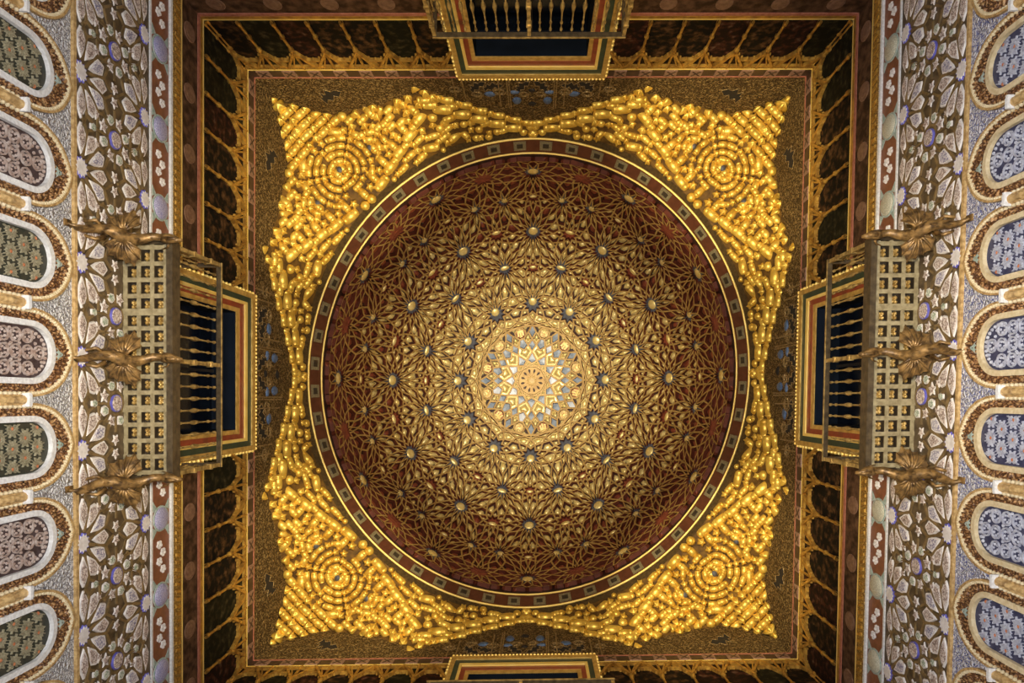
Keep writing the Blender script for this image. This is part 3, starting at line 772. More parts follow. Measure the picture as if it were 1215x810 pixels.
            for q in range(15):
                a = PI * q / 14; x, h = 0.205 * math.cos(a), 6.94 + 0.24 * math.sin(a)
                b.fan(W, ngon((sc + x, h), 0.02, 6, a), 0.003, [(0.7, 0.02), (0, 0.028)])
        tag(b.build('star_tracery' if odd else 'flower_tracery', [('lattice_blue' if side == 'right' else 'lattice_green') if odd else ('lattice_red' if side == 'left' else 'lattice_blue'), 'medal_red'], rim), kind='stuff')
        # turquoise leaf between frame and tip
        b = MB(); b.fan(W, [(sc - 0.08, 7.30), (sc - 0.02, 7.29), (sc + 0.02, 7.29), (sc + 0.08, 7.30), (sc + 0.04, 7.36), (sc + 0.018, 7.41), (sc, 7.46), (sc - 0.018, 7.41), (sc - 0.04, 7.36)], 0.012, [(0.7, 0.04), (0, 0.045)])
        b.build('keystone_leaf', 'turquoise', rim)
    for k in range(-4, 4):
        sc = (k + 0.5) * 0.915
        b = MB(); prof = [(H_BOT, 0.030), (6.60, 0.030), (6.62, 0.040), (6.66, 0.040), (6.68, 0.030), (6.74, 0.034), (6.80, 0.046)]
        b.grid([[W(sc + r * math.cos(2 * PI * q / 10), 0.055 + r * math.sin(2 * PI * q / 10), h) for q in range(10)] for h, r in prof], True)
        cl = b.build('wall_column', 'ochre_plaster', WALL[side], True)
        b = MB(); b.box(W, sc - 0.065, sc + 0.065, 0, 0.125, 6.80, 6.83); b.box(W, sc - 0.05, sc + 0.05, 0, 0.11, 6.83, 6.86); b.build('capital', 'white_plaster', cl)
        b = MB(); b.fan(W, [(sc - 0.045, 6.87), (sc + 0.045, 6.87), (sc + 0.03, 7.0), (sc + 0.05, 7.12), (sc, 7.2), (sc - 0.05, 7.12), (sc - 0.03, 7.0)], 0.0, [(0.8, 0.03), (0, 0.035)]); b.build('impost_leaf', 'lace_blue' if side == 'right' else 'lace_grey', cl)

# ------------------------------------------------------------------ dome
RD, HD0, HDH = 4.68, 15.32, 4.2
def dome(al, ph, dl):
    return ((RD - dl) * math.sin(al) * math.cos(ph), (RD - dl) * math.sin(al) * math.sin(ph), HD0 + (HDH - dl) * math.cos(al))
def rho(al): return FPX * RD * math.sin(al) / (HD0 + HDH * math.cos(al))
def alpha_of(r):
    lo, hi = 0.0, math.radians(89)
    for _ in range(40):
        m = (lo + hi) / 2
        if rho(m) < r: lo = m
        else: hi = m
    return lo
def q_of(al, ph): return (math.tan(al / 2) * math.cos(ph), math.tan(al / 2) * math.sin(ph))
def dome_q(q, dl):
    r = math.hypot(*q); return dome(min(2 * math.atan(r), math.radians(89.3)), math.atan2(q[1], q[0]), dl)
ceil = bpy.data.objects.new('ceiling', None); COL.objects.link(ceil); place(ceil, P((0, 0, 15.3)))
tag(ceil, 'great cupola of gilt star interlace over red coffers', 'ceiling', kind='structure')
b = MB()
rows = [[dome(math.radians(a), 2 * PI * k / 72, -0.005) for k in range(72)] for a in (0.3, 6, 12, 20, 28, 36, 44, 52, 60, 68, 76, 84, 90)]
b.grid(rows, True, caps=False); b.build('dome_shell', 'dark_well', ceil, True)
# star sites
sites = [(0.0, 0.0)]; rad = [20.6]; kind = ['centre']
def ring(al_deg, angs, R, kd):
    for a in angs:
        sites.append(q_of(math.radians(al_deg), math.radians(a))); rad.append(R); kind.append(kd)
A1, A2, A3, A4 = [math.degrees(alpha_of(r)) for r in (86, 129, 165, 201)]
ring(A1, [30 * k for k in range(12)], 6.6, 'star')
ring(A2, [15 + 30 * k for k in range(12)], 8, 'long')
ring(A3, [30 * k for k in range(12)], 8, 'star')
ring(A4, [15 + 30 * k + e for k in range(12) for e in (-5, 5)], 8, 'star')
ring(80, [30 * k for k in range(12)], 8, 'star')
ring(80.5, [15 + 30 * k for k in range(12)], 8, 'flute')
ring(math.degrees(alpha_of(126)), [30 * k for k in range(12)], 6, 'minor')
ring(math.degrees(alpha_of(168)), [15 + 30 * k for k in range(12)], 6.5, 'minor')
ring(math.degrees(alpha_of(203)), [30 * k for k in range(12)], 6, 'minor')
ring(97, [7.5 + 15 * k for k in range(24)], 8, 'ghost')
ring(112, [15 * k for k in range(24)], 8, 'ghost')
V2 = [Vector(p) for p in sites]
_, _, tris, *_r = delaunay_2d_cdt(V2, [], [], 0, 1e-6)
vs_out = _
rr = delaunay_2d_cdt(V2, [], [], 0, 1e-6)
vout, tris, origv = rr[0], rr[2], rr[3]
idx = [o[0] for o in origv]
tris = [tuple(idx[i] for i in t) for t in tris]
def circum(t):
    (ax, ay), (bx, by), (cx, cy) = [V2[i] for i in t]
    d = 2 * (ax * (by - cy) + bx * (cy - ay) + cx * (ay - by))
    if abs(d) < 1e-9: return None
    u = ((ax*ax+ay*ay)*(by-cy)+(bx*bx+by*by)*(cy-ay)+(cx*cx+cy*cy)*(ay-by)) / d
    v = ((ax*ax+ay*ay)*(cx-bx)+(bx*bx+by*by)*(ax-cx)+(cx*cx+cy*cy)*(bx-ax)) / d
    return (u, v)
cc = [circum(t) for t in tris]; polys = []; used = [False] * len(tris)
for i, t in enumerate(tris):
    if used[i]: continue
    used[i] = True; vs_ = set(t)
    if cc[i]:
        for j in range(i + 1, len(tris)):
            if not used[j] and cc[j] and math.hypot(cc[i][0] - cc[j][0], cc[i][1] - cc[j][1]) < 2e-3 and len(vs_ & set(tris[j])) >= 2:
                used[j] = True; vs_ |= set(tris[j])
    m0 = sum((V2[k] for k in vs_), Vector((0, 0))) / len(vs_)
    polys.append(sorted(vs_, key=lambda k: math.atan2(V2[k][1] - m0[1], V2[k][0] - m0[0])))
tris = polys
def mid_edge(a, b):
    f = rad[a] / (rad[a] + rad[b]); return V2[a].lerp(V2[b], f)
def polar_sort(c, pts): return sorted(pts, key=lambda p: math.atan2(p[0][1] - c[1], p[0][0] - c[0]))
nbr = {i: [] for i in range(len(sites))}
segs = []; TIP = 1.0; RIN = {}
for t in tris:
    n = len(t)
    ms = [mid_edge(t[i], t[(i + 1) % n]) for i in range(n)]
    o = sum(ms, Vector((0, 0))) / n
    pv = [m.lerp(o, 0.46) for m in ms]; em = []
    for i in range(n):
        e = (pv[i] + pv[i - 1]) / 2; em.append(e); nbr[t[i]].append((e, 't'))
    if n == 3:
        for i in range(n): segs.append((em[i], em[(i + 1) % n]))
    else:
        for i in range(n):
            segs.append((em[i], pv[i].lerp(o, 0.35))); segs.append((pv[i].lerp(o, 0.35), em[(i + 1) % n]))
done = set()
for t in tris:
    for i in range(len(t)):
        a, c = t[i], t[(i + 1) % len(t)]; key = (min(a, c), max(a, c))
        if key in done: continue
        done.add(key); m = mid_edge(a, c); nbr[a].append((m, 'e')); nbr[c].append((m, 'e'))
for i, pts in nbr.items():
    ps = [p for p, _k in polar_sort(V2[i], pts)]; n = len(ps)
    if n < 6: continue
    if kind[i] == 'centre':
        for j in range(n): segs.append((ps[j], ps[(j + 3) % n]))
        continue
    if kind[i] == 'ghost' and V2[i].length > math.tan(math.radians(104) / 2): continue
    ps = [V2[i].lerp(p, TIP) for p in ps]
    rs = [(p - V2[i]).length for p in ps]; rin = 0.42 * min(rs); RIN[i] = rin
    an = [math.atan2(p[1] - V2[i][1], p[0] - V2[i][0]) for p in ps]
    inn_ = [V2[i] + Vector((math.cos(a), math.sin(a))) * rin for a in an]
    sid = []
    for j in range(n):
        a0, a1 = an[j], an[(j + 1) % n]
        if a1 < a0: a1 += 2 * PI
        rr_ = max(rin * 1.2, 0.66 * min(rs[j], rs[(j + 1) % n]))
        sid.append(V2[i] + Vector((math.cos((a0 + a1) / 2), math.sin((a0 + a1) / 2))) * rr_)
    for j in range(n):
        k2 = (j + 1) % n
        segs += [(ps[j], sid[j]), (ps[k2], sid[j]), (sid[j], inn_[j]), (sid[j], inn_[k2])]
# central rosette lines (radius in picture units, angle)
def pq(r, deg): return Vector(q_of(alpha_of(r), math.radians(deg)))
OCT = []
for k in range(12):
    p0 = 30 * k
    segs.append((pq(33, p0 + 30), pq(33, p0 + 150)))
    cO = pq(54.5, p0 + 15); ph0 = math.radians(p0 + 15)
    oc = [Vector(p) for p in ngon(cO, 0.165 * 0.5 / RD, 8, ph0 + PI / 8)]; OCT.append((cO, p0 + 15))
    for j in range(8): segs.append((oc[j], oc[(j + 1) % 8]))
    near = lambda P_: min(oc, key=lambda v: (v - P_).length)
    for sg in (1, -1):
        segs += [(pq(33, p0), pq(40.5, p0 + sg * 7)), (pq(40.5, p0 + sg * 7), pq(47, p0)), (pq(47, p0), pq(55, p0 + sg * 5)), (pq(55, p0 + sg * 5), pq(63.5, p0))]
    segs += [(pq(40.5, p0 + 7), pq(35.5, p0 + 15)), (pq(40.5, p0 + 23), pq(35.5, p0 + 15))]
    for P_ in (pq(40.5, p0 + 7), pq(40.5, p0 + 23), pq(55, p0 + 5), pq(55, p0 + 25)): segs.append((P_, near(P_)))
    segs.append((pq(35.5, p0 + 15), pq(23.4, p0 + 15)))
sv = []; se = []
for p, q in segs: sv += [p, q]; se.append((len(sv) - 2, len(sv) - 1))
res = delaunay_2d_cdt(sv, se, [], 0, 2e-5)
cv, ce, cf, oe = res[0], res[1], res[2], res[4]
con = {(min(a, c), max(a, c)) for (a, c), o in zip(ce, oe) if o}
par = list(range(len(cf)))
def find(i):
    while par[i] != i: par[i] = par[par[i]]; i = par[i]
    return i
em = {}
for fi, f in enumerate(cf):
    for i in range(len(f)):
        a, c = f[i], f[(i + 1) % len(f)]; key = (min(a, c), max(a, c))
        if key in con: continue
        if key in em: par[find(fi)] = find(em[key])
        else: em[key] = fi
grp = {}
for fi in range(len(cf)): grp.setdefault(find(fi), []).append(fi)
cells = []
for g, fl in grp.items():
    de = set()
    for fi in fl:
        f = cf[fi]
        for i in range(len(f)):
            a, c = f[i], f[(i + 1) % len(f)]
            if (c, a) in de: de.remove((c, a))
            else: de.add((a, c))
    nx = {}
    bad = False
    for a, c in de:
        if a in nx: bad = True
        nx[a] = c
    if bad or not nx: continue
    st0 = next(iter(nx)); loop = [st0]; cur = nx[st0]
    while cur != st0 and len(loop) < 60 and cur in nx: loop.append(cur); cur = nx[cur]
    if len(loop) != len(nx): continue
    pl = [(cv[i][0], cv[i][1]) for i in loop]
    cells.append(pl)
def area(p): return 0.5 * sum(p[i][0] * p[(i + 1) % len(p)][1] - p[(i + 1) % len(p)][0] * p[i][1] for i in range(len(p)))
def inset(p, w):
    n = len(p); out = []
    for i in range(n):
        a, c, d = p[i - 1], p[i], p[(i + 1) % n]
        e1 = (c[0] - a[0], c[1] - a[1]); e2 = (d[0] - c[0], d[1] - c[1])
        l1, l2 = math.hypot(*e1) or 1e-9, math.hypot(*e2) or 1e-9
        n1 = (-e1[1] / l1, e1[0] / l1); n2 = (-e2[1] / l2, e2[0] / l2)
        bx, by = n1[0] + n2[0], n1[1] + n2[1]; bb = bx * bx + by * by
        if bb < 0.08: s = 1.0; bx, by = n1
        else: s = 2.0 / bb
        s = min(s, 3.0)
        out.append((c[0] + bx * w * s, c[1] + by * w * s))
    for i in range(n):
        e = (p[(i + 1) % n][0] - p[i][0], p[(i + 1) % n][1] - p[i][1]); g = (out[(i + 1) % n][0] - out[i][0], out[(i + 1) % n][1] - out[i][1])
        if e[0] * g[0] + e[1] * g[1] <= 0: return None
    return out if area(out) > 0 else None
DS = 0.105
strap = MB(); bosses = []; centre_cells = []
LIM = math.tan(math.radians(88.5) / 2); CEN = math.tan(math.radians(18.6) / 2)
for pl in cells:
    if area(pl) < 0: pl = pl[::-1]
    # drop collinear vertices
    q2 = []
    for i in range(len(pl)):
        a, c, d = pl[i - 1], pl[i], pl[(i + 1) % len(pl)]
        cr = (c[0] - a[0]) * (d[1] - c[1]) - (c[1] - a[1]) * (d[0] - c[0])
        if abs(cr) > 1e-7: q2.append(c)
    pl = q2
    if len(pl) < 3: continue
    cx = sum(p[0] for p in pl) / len(pl); cy = sum(p[1] for p in pl) / len(pl); cr = math.hypot(cx, cy)
    
    if all(math.hypot(*p) > LIM * 0.995 for p in pl): continue
    pl = [(p[0] * min(1, LIM / math.hypot(*p)), p[1] * min(1, LIM / math.hypot(*p))) for p in pl]
    scq = (1 + cr * cr) / 2 / RD           # metres -> q units here
    w_ = 0.023 * scq
    ins = inset(pl, w_)
    n = len(pl)
    if ins is None or area(ins) < (0.035 * scq) ** 2:
        strap.add([dome_q(p, DS) for p in pl], [tuple(range(n))], 0); continue
    strap.grid([[dome_q(p, DS) for p in pl], [dome_q(p, DS) for p in ins]], True, 0)
    strap.grid([[dome_q(p, DS) for p in ins], [dome_q(p, 0.0) for p in ins]], True, 1)
    strap.add([dome_q(p, 0.001) for p in ins], [tuple(range(n))], 2)
    rc = rho(2 * math.atan(cr)); dg = math.degrees(math.atan2(cy, cx)) % 30; dg = min(dg, 30 - dg)
    if rc < 66:
        fill = None
        if cr < 1e-3 or rc < 6: fill = 'apex'
        elif min((Vector((cx, cy)) - o_[0]).length for o_ in OCT) < 0.05 * scq: fill = 'medal'
        elif dg < 2 and (18 < rc < 33 or 36 < rc < 46 or 50 < rc < 62): fill = 'blue'
        elif dg > 13 and 36.5 < rc < 47: fill = 'blue'
        if fill: centre_cells.append((fill, ins, (cx, cy), scq, rc)); continue
    # which star does the cell belong to?
    dmin, wi = min((math.hypot(cx - V2[i][0], cy - V2[i][1]), i) for i in range(len(sites)))
    bosses.append((area(ins) / scq ** 2, ins, (cx, cy), scq, wi if dmin < 0.08 * scq else None, cr))
sw = strap.build('strapwork', ['strap_gold', 'red_lacquer', 'dark_well'], ceil)
tag(sw, kind='stuff')
FQ0 = lambda a, d, bb: dome_q((a, bb), d)
star_cells = [x for x in bosses if x[4] is not None]
rest = sorted([x for x in bosses if x[4] is None], key=lambda x: -x[0] * (1 - x[5] ** 2) / (1 + x[5] ** 2))
for a_, ins, c, scq, wi, cr in star_cells:
    kd = kind[wi]
    if kd == 'ghost': continue
    ph0 = math.atan2(c[1], c[0])
    L = lambda a, d, bb: dome_q((c[0] + (a * math.cos(ph0) - bb * math.sin(ph0)) * scq, c[1] + (a * math.sin(ph0) + bb * math.cos(ph0)) * scq), d)
    if kd == 'flute':
        b = MB(); R = math.sqrt(a_ / PI) * 1.1
        for q in range(5):
            x0 = -R + q * R * 0.42
            b.prism(L, [(x0, -R), (x0 + R * 0.34, -R), (x0 + R * 0.34, R), (x0, R)], 0.005, 0.06, 0.9)
        b.build('fluted_boss', 'red_boss', ceil); continue
    R = RIN.get(wi, 0.1 * scq) / scq * 1.0
    b = MB(); b.fan(FQ0, ins, 0.004, [(0.93, 0.03), (0.80, 0.045), (0, 0.048)]); b.build('dark_star', 'red_boss' if kd == 'minor' else 'slate', ceil)
    b = MB(); lx, ly = (0.5, 0.5) if kd == 'star' else (0.32, 0.62)
    b.fan(L, ngon((0, 0), R * 1.15, 10, 0, lx, ly), 0.04, [(0.95, 0.055), (0.7, 0.072), (0, 0.078)]); b.build('star_boss', 'boss_gold', ceil, True)
stuff = MB(); stuff2 = MB()
for i, (a_, ins, c, scq, wi, cr) in enumerate(rest):
    far_ = 2 * math.atan(cr) > math.radians(61 + 9 * math.sin(37.0 * i))
    b = MB() if i < 300 else (stuff2 if far_ else stuff)
    F = lambda a, d, bb: dome_q((a, bb), d)
    b.fan(F, ins, 0.002, [(0.70, 0.003), (0.60, 0.040), (0.38, 0.060), (0, 0.064)])
    if i < 300: b.build('coffer_boss', 'red_boss' if far_ else 'boss_gold', ceil, True)
if stuff2.v: tag(stuff2.build('red_coffer_bosses', 'red_boss', ceil, True), kind='stuff')
if stuff.v: tag(stuff.build('coffer_bosses', 'boss_gold', ceil, True), kind='stuff')
# --- central rosette: mirror-blue kites, castle and lion medallions
FQ = lambda a, d, bb: dome_q((a, bb), d)
rb = random.Random(11)
for (fill, ins, c, scq, rc) in centre_cells:
    if fill == 'blue':
        b = MB(); b.fan(FQ, ins, 0.03, [(0.88, 0.05), (0, 0.056)])
        b.build('blue_kite' if rc > 48 else 'blue_drop' if rc > 34 else 'blue_hexagon', rb.choices(['blue_grey', 'blue_pale'], [0.8, 0.2])[0], ceil)
    elif fill == 'apex':
        b = MB(); b.prism(FQ, ins, 0.01, DS - 0.012, 0.97); b.build('apex_plate', 'strap_gold', ceil)
        b = MB(); b.fan(FQ, [(c[0] + x, c[1] + y) for x, y in starpoly((0, 0), 0.17 * scq, 0.12 * scq, 12)], DS - 0.014, [(0.9, DS + 0.026), (0.5, DS + 0.036), (0, DS + 0.04)]); b.build('apex_boss', 'medal_gold', ceil)
        for k in range(12):
            cc = pq(11.3, 30 * k + 15); b = MB(); b.fan(FQ, petal((0, 0), math.radians(30 * k + 15), 0.19 * scq, 0.33 * scq, 0.032 * scq, 0.6), DS - 0.014, [(0.95, DS + 0.014), (0, DS + 0.016)]); b.build('dark_lozenge', 'dark_well', ceil)
    else:
        dgs = math.degrees(math.atan2(c[1], c[0])) % 360; castle = int(dgs // 30) % 2 == 0; ph0 = math.atan2(c[1], c[0])
        b = MB(); b.fan(FQ, ins, 0.03, [(0.9, 0.058), (0, 0.062)]); b.build('medallion', 'medal_red' if castle else 'medal_gold', ceil)
        L = lambda a, d, bb: dome_q((c[0] + (-bb * math.cos(ph0) - a * math.sin(ph0)) * scq, c[1] + (-bb * math.sin(ph0) + a * math.cos(ph0)) * scq), d)
        b = MB()
        if castle:
            for (x0, x1, y0, y1) in ((-0.09, 0.09, -0.09, -0.02), (-0.09, -0.045, -0.02, 0.05), (0.045, 0.09, -0.02, 0.05), (-0.022, 0.022, -0.02, 0.085), (-0.1, -0.035, 0.05, 0.065), (0.035, 0.1, 0.05, 0.065), (-0.03, 0.03, 0.085, 0.1)):
                b.prism(L, [(x0, y0), (x1, y0), (x1, y1), (x0, y1)], 0.055, 0.085)
        else:
            b.fan(L, ngon((0, -0.01), 0.05, 8, 0, 1.2, 0.7), 0.055, [(0.8, 0.08), (0, 0.088)]); b.fan(L, ngon((0.055, 0.05), 0.034, 8), 0.055, [(0.8, 0.085), (0, 0.092)])
            for x, y in ((-0.05, -0.06), (-0.01, -0.065), (0.04, -0.06), (0.08, 0.0)): b.prism(L, [(x - 0.01, y - 0.03), (x + 0.01, y - 0.03), (x + 0.012, y + 0.04), (x - 0.012, y + 0.04)], 0.055, 0.08)
            b.prism(L, [(-0.06, 0.0), (-0.09, 0.05), (-0.07, 0.08), (-0.055, 0.075), (-0.07, 0.05), (-0.045, 0.01)], 0.055, 0.08)
        b.build('castle_emblem' if castle else 'lion_emblem', 'boss_gold', ceil)

# ------------------------------------------------------------------ ring at the foot of the dome
t = trim('round cornice with two gold hoops around the foot of the cupola', None)
C = lambda r, h, n=120: [(r * math.cos(2 * PI * k / n), r * math.sin(2 * PI * k / n), h) for k in range(n)]
b = MB(); b.grid([C(5.25, 14.75), C(5.08, 14.85), C(4.90, 14.97)], True); b.build('brown_cove', 'ring_brown', t, True)
b = MB(); b.grid([C(4.89, 15.0), C(4.72, 15.30)], True); b.build('red_band', 'band_red', t, True)
def hoop(r, h, rr_, nm):
    b = MB(); b.grid([[((r + rr_ * math.cos(2 * PI * j / 8)) * math.cos(2 * PI * k / 120), (r + rr_ * math.cos(2 * PI * j / 8)) * math.sin(2 * PI * k / 120), h + rr_ * math.sin(2 * PI * j / 8)) for j in range(8)] for k in range(121)], True)
    return b.build(nm, 'gold_line', t, True)
hoop(4.885, 14.97, 0.024, 'gold_hoop'); hoop(4.70, 15.29, 0.022, 'gold_hoop')
for k in range(52):
    a0 = 2 * PI * (k + 0.5) / 52; hw = 2 * PI / 52 * 0.24
    def rb_(a, d, f): r = 4.885 + (4.725 - 4.885) * f - d; return (r * math.cos(a), r * math.sin(a), 15.0 + 0.29 * f - d * 0.5)
    b = MB(); b.prism(rb_, [(a0 - hw, 0.15), (a0 + hw, 0.15), (a0 + hw, 0.85), (a0 - hw, 0.85)], -0.01, 0.012, 0.96)
    b.prism(rb_, [(a0 - hw * 0.5, 0.32), (a0 + hw * 0.5, 0.32), (a0 + hw * 0.5, 0.68), (a0 - hw * 0.5, 0.68)], 0.012, 0.018, 0.9, 1)
    b.build('band_tile', ['band_pale', 'coffer_dark'], t)

# ------------------------------------------------------------------ muqarnas squinches
HW = [(0, 14.38), (0.2, 14.15), (0.46, 13.98), (0.8, 13.82), (1.17, 13.57), (1.5, 13.38), (1.8, 13.1), (1.95, 12.87), (2.4, 13.15), (2.7, 13.26), (3.07, 13.58), (3.63, 13.75), (4.0, 13.95), (4.33, 14.03), (4.65, 13.63), (5.0, 13.2)]
def hwall(s):
    return float(np.interp(min(abs(s), 5.0), [p[0] for p in HW], [p[1] for p in HW]))
RI, HI = 4.99, 14.80
def surf(ph, t):
    """point of the squinch surface: t = 0 on the wall, 1 at the cornice"""
    c, s = math.cos(ph), math.sin(ph); k = 5.0 / max(abs(c), abs(s)); sw_ = k * min(abs(c), abs(s))
    r = k + (min(RI, k - 0.004) - k) * t; h0 = hwall(sw_)
    return (r * c, r * s, h0 + (HI - h0) * t)
def surf_at_px(u, v):
    d = RM.T @ np.array([(u - CX) / FPX, (v - CY) / FPX, 1.0]); d = d / d[2]
    prev = None
    for i in range(0, 121):
        h = 12.7 + i * 0.0185
        X, Y = CAM[0] + d[0] * h, CAM[1] + d[1] * h
        y = Y / AY; x = X - KX * y
        ph = math.atan2(y, x); k = 5.0 / max(abs(math.cos(ph)), abs(math.sin(ph))); r = math.hypot(x, y)
        den = k - min(RI, k - 0.004); t = (k - r) / den
        sw_ = k * min(abs(math.cos(ph)), abs(math.sin(ph))); h0 = hwall(sw_); hs = h0 + (HI - h0) * t
        f = h - hs
        if prev is not None and prev[0] * f <= 0 and -0.3 < t < 1.4: return (x, y, h, t)
        prev = (f,)
    return None
# unit cells: local x = length, local z up
def unit(prof, n=12, ribs=0, rib=0.0, sq=1.0):
    b = MB()
    b.grid([[(x, r * (1 + rib * abs(math.cos(ribs * a / 2))) * math.cos(a), sq * r * (1 + rib * abs(math.cos(ribs * a / 2))) * math.sin(a)) for a in (2 * PI * k / n for k in range(n))] for x, r in prof], True, caps=True)
    return b
def upright(b): b.v = [(y, z, -x) for x, y, z in b.v]; return b      # turn the axis towards the floor
UN = {
 'barrel': unit([(-.205, .0), (-.20, .045), (-.175, .082), (-.135, .100), (-.128, .090), (-.12, .104), (0, .108), (.12, .104), (.128, .090), (.135, .100), (.175, .082), (.20, .045), (.205, .0)], 14),
 'roll': unit([(-.15, .0), (-.148, .045), (-.13, .070), (-.095, .082), (-.088, .070), (-.08, .085), (.08, .085), (.088, .070), (.095, .082), (.13, .070), (.148, .045), (.15, .0)], 12),
 'ball': unit([(-.10, .0), (-.088, .05), (-.05, .088), (0, .10), (.05, .088), (.088, .05), (.10, .0)], 12),
 'claw': upright(unit([(-.11, .07), (-.05, .105), (0, .115), (.05, .105), (.09, .07), (.112, .0)], 20, 5, -0.42)),
 'wedge': upright(unit([(-.10, .08), (-.05, .12), (0, .12), (.06, .085), (.10, .0)], 12, 3, -0.40)),
}
UNAME = {'barrel': 'barrel_cell', 'roll': 'roll_cell', 'ball': 'ball_cell', 'claw': 'claw_cell', 'wedge': 'wedge_cell'}
UMESH = {}
for k_, b in UN.items():
    me = bpy.data.meshes.new(UNAME[k_]); me.from_pydata(b.v, [], b.f); me.materials.append(MATS['gold_leaf'])
    me.polygons.foreach_set('use_smooth', [True] * len(b.f)); UMESH[k_] = me
items = []     # (u, v, type, picture angle in degrees (0 = along x, positive = clockwise/down), scale)
def put(u, v, ty, ang, sc=1.0, mind=0.0):
    """mind: skip when closer than this (px) to an earlier cell"""
    s_ = surf_at_px(u, v)
    if s_ is None or s_[1] > s_[0] + 0.12: return
    if mind and any((u - a) ** 2 + (v - c) ** 2 < (max(mind, 10.5) if t_ == 'barrel' else mind) ** 2 for a, c, t_, *_ in items): return
    items.append((u, v, ty, ang, sc))
c2 = lambda x, y: (440 + x / 6.075, 90 + y / 6.075)
c1 = lambda x, y: (310 + x / 6.75, 100 + y / 6.75)
# horizontal barrels towards the middle of the wall and the claws above them
for (x, y) in ((517, 240), (655, 275), (775, 305), (905, 340), (1025, 370)): put(*c2(x, y), 'barrel', 4)
for (x, y) in ((545, 172), (680, 208), (790, 248), (915, 280), (1035, 312), (1120, 335)):
    u, v = c2(x, y); put(u, v, 'roll', 8, 1.0); put(u - 8.5, v - 1.5, 'claw', 90, 0.85)
for (x, y) in ((1185, 362),): put(*c2(x, y), 'ball', 0, 1.0)
put(*c2(1100, 402), 'ball', 0, 0.95)
# diagonal barrels
for i, (x, y) in enumerate(((355, 300), (285, 425), (215, 540), (145, 655), (80, 775))):
    u, v = c2(x, y); put(u, v, 'barrel', -50)
    put(u - 13.5, v + 4.5, 'claw', 45, 0.95); put(u - 22, v + 12, 'roll', 42, 1.0)
put(441, 236, 'ball', 0, 1.05)
# pairs between the barrels and the cornice
for (x, y, a) in ((330, 480, -45), (270, 590, -45), (215, 690, -45), (470, 365, 20), (430, 440, -20), (640, 350, -10), (750, 385, -5), (880, 405, -10), (540, 390, -40), (510, 455, -40), (350, 605, -45), (730, 450, -12), (820, 440, -8)):
    u, v = c2(x, y); ca, sa = math.cos(math.radians(a)), math.sin(math.radians(a))
    put(u - 4.5 * ca, v - 4.5 * sa, 'claw', a + 90, 0.8); put(u + 5 * ca, v + 5 * sa, 'roll' if a < -15 else 'ball', a, 0.9)
put(*c2(432, 515), 'barrel', -8, 0.95); put(*c2(605, 440), 'barrel', -42, 0.85); put(*c2(445, 300), 'ball', 0, 1.0)
# corner rows across the diagonal
ux, uy = 0.685, 0.728
put(325, 119, 'wedge', 47, 0.7); put(332, 127, 'claw', 47, 1.3)
for d, hw_, n in ((25, 11, 2), (37, 19, 4), (49, 25, 5), (60, 33, 6), (71, 38, 7)):
    for j in range(n + 1):
        f = -hw_ + 2 * hw_ * j / n
        put(323 + ux * d + uy * f, 117 + uy * d - ux * f, 'roll' if j % 2 else 'claw', -43 if j % 2 else -43, 0.98, 6.0)
# rosettes
for (cx_, cy_), rs in (((404, 202), ((10.5, 8), (19.5, 12), (28.5, 16), (38, 20))), ((440, 175.5), ((10, 8), (18.5, 12)))):
    for r_, n in rs:
        for j in range(n):
            a = 360 * (j + 0.5) / n + 9; ar = math.radians(a)
            put(cx_ + r_ * math.cos(ar), cy_ + r_ * math.sin(ar), 'roll' if j % 3 else 'claw', a + 90, 0.80, 7.0)
# along the wall edge
for (x, y, ty, a) in ((650, 260, 'ball', 0), (580, 385, 'barrel', 0), (580, 300, 'roll', 10), (755, 240, 'wedge', 90), (870, 225, 'roll', 45), (960, 210, 'wedge', 60), (900, 190, 'claw', 0)):
    put(*c1(x, y), ty, a, 1.0, 5.0)
for (x, y, ty, a) in ((190, 190, 'wedge', 45), (270, 165, 'claw', 90), (390, 125, 'claw', 0), (345, 205, 'claw', 20), (425, 210, 'roll', 0), (470, 150, 'claw', 90), (320, 80, 'wedge', 60), (300, 240, 'roll', 45), (100, 245, 'wedge', 60), (30, 235, 'claw', 0)):
    put(*c2(x, y), ty, a, 1.0, 5.0)
# foot of the cornice: small russet balls
for j in range(14):
    a = math.radians(-90 - j * 3.55 - 1.0)
    put(629 + 271 * math.cos(a), 443.5 + 287 * math.sin(a), 'ball', 0, 0.62, 6.0)
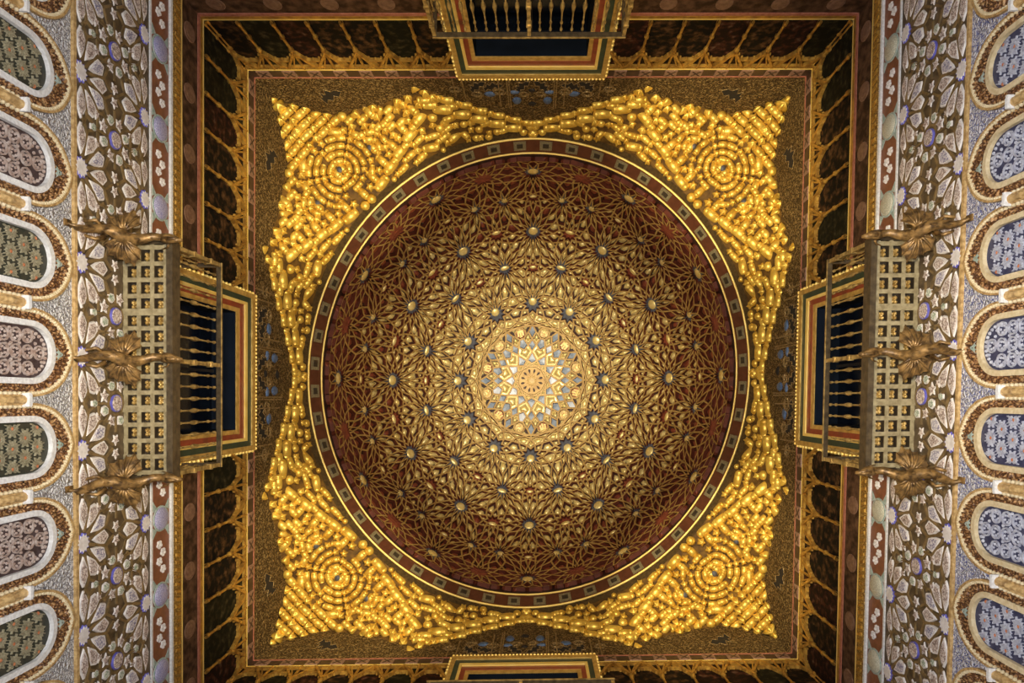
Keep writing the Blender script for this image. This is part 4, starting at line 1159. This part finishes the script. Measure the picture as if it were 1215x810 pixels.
# fill what is left
rf = random.Random(5)
cand = [(u + rf.uniform(-1.5, 1.5), v + rf.uniform(-1.5, 1.5)) for u in range(322, 640, 5) for v in range(100, 300, 5)]
rf.shuffle(cand)
for u, v in cand:
    s = surf_at_px(u, v)
    if s is None or not 0.03 < s[3] < 0.97 or s[1] > s[0] + 0.05: continue
    put(u, v, rf.choice(['roll', 'claw', 'roll']), (math.degrees(math.atan2(v - 202, u - 404)) + 90 if (u - 404) ** 2 + (v - 202) ** 2 < 52 ** 2 else (-45 if u < 500 else rf.choice([-20, 0, 45]))), 0.92, 7.3)
plan = []
for (u, v, ty, ang, sc) in items:
    s = surf_at_px(u, v)
    if s is None: continue
    x, y, h, t_ = s
    if y > x + 0.12 : continue       # keep one half of the corner; the other is its mirror image
    plan.append((x, y, h, ty, math.radians(ang), sc))
    if y < x - 0.10: plan.append((y, x, h, ty, PI / 2 - math.radians(ang), sc))
for sx in (1, -1):
    for sy in (1, -1):
        where = 'grey lace wall' if sx == 1 else 'blue lace wall'
        where2 = 'toward the fully shown balcony' if sy == 1 else 'toward the cut off balcony'
        root = empty('muqarnas_squinch', (-4.6 * sx, -4.6 * sy, 13.2), 'gilded corner vault beside the %s, %s' % (where, where2), 'corner vault', 'gilded corner vaults'); root['kind'] = 'structure'
        cnt = 0
        for (x, y, h, ty, an, sc) in plan:
            x2, y2 = (sx * x, sy * y); a2 = an if sx * sy > 0 else -an
            o = bpy.data.objects.new(UNAME[ty], UMESH[ty]); COL.objects.link(o)
            place(o, P((x2, y2, h - 0.02)), root); o.rotation_euler = (0, 0, a2); o.scale = (sc, sc, sc); cnt += 1
        # backing shell of this corner
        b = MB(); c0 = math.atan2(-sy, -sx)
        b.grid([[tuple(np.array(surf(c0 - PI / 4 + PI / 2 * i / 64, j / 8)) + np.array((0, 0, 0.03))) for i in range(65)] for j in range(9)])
        b.build('backing_shell', 'crevice_shade', root)
        hb_ = MB(); F0 = lambda a, d, c: (a, c, d)
        for (u, v) in ((404, 202), (440, 175.5)):
            q_ = surf_at_px(u, v)
            for (x, y) in {(q_[0], q_[1]), (q_[1], q_[0])}:
                if abs(q_[0] - q_[1]) < 0.35 and (x, y) != (q_[0], q_[1]): continue
                b2 = MB(); b2.fan(F0, ngon((sx * x, sy * y), 0.07, 8), q_[2] + 0.02, [(0.9, q_[2] - 0.07), (0.5, q_[2] - 0.09), (0, q_[2] - 0.1)]); b2.build('star_knob', 'slate', root)
        print('squinch cells', cnt)
print('dome cells', len(cells), 'bosses', len(bosses), 'stars', len(star_cells), 'objects', len(bpy.data.objects))
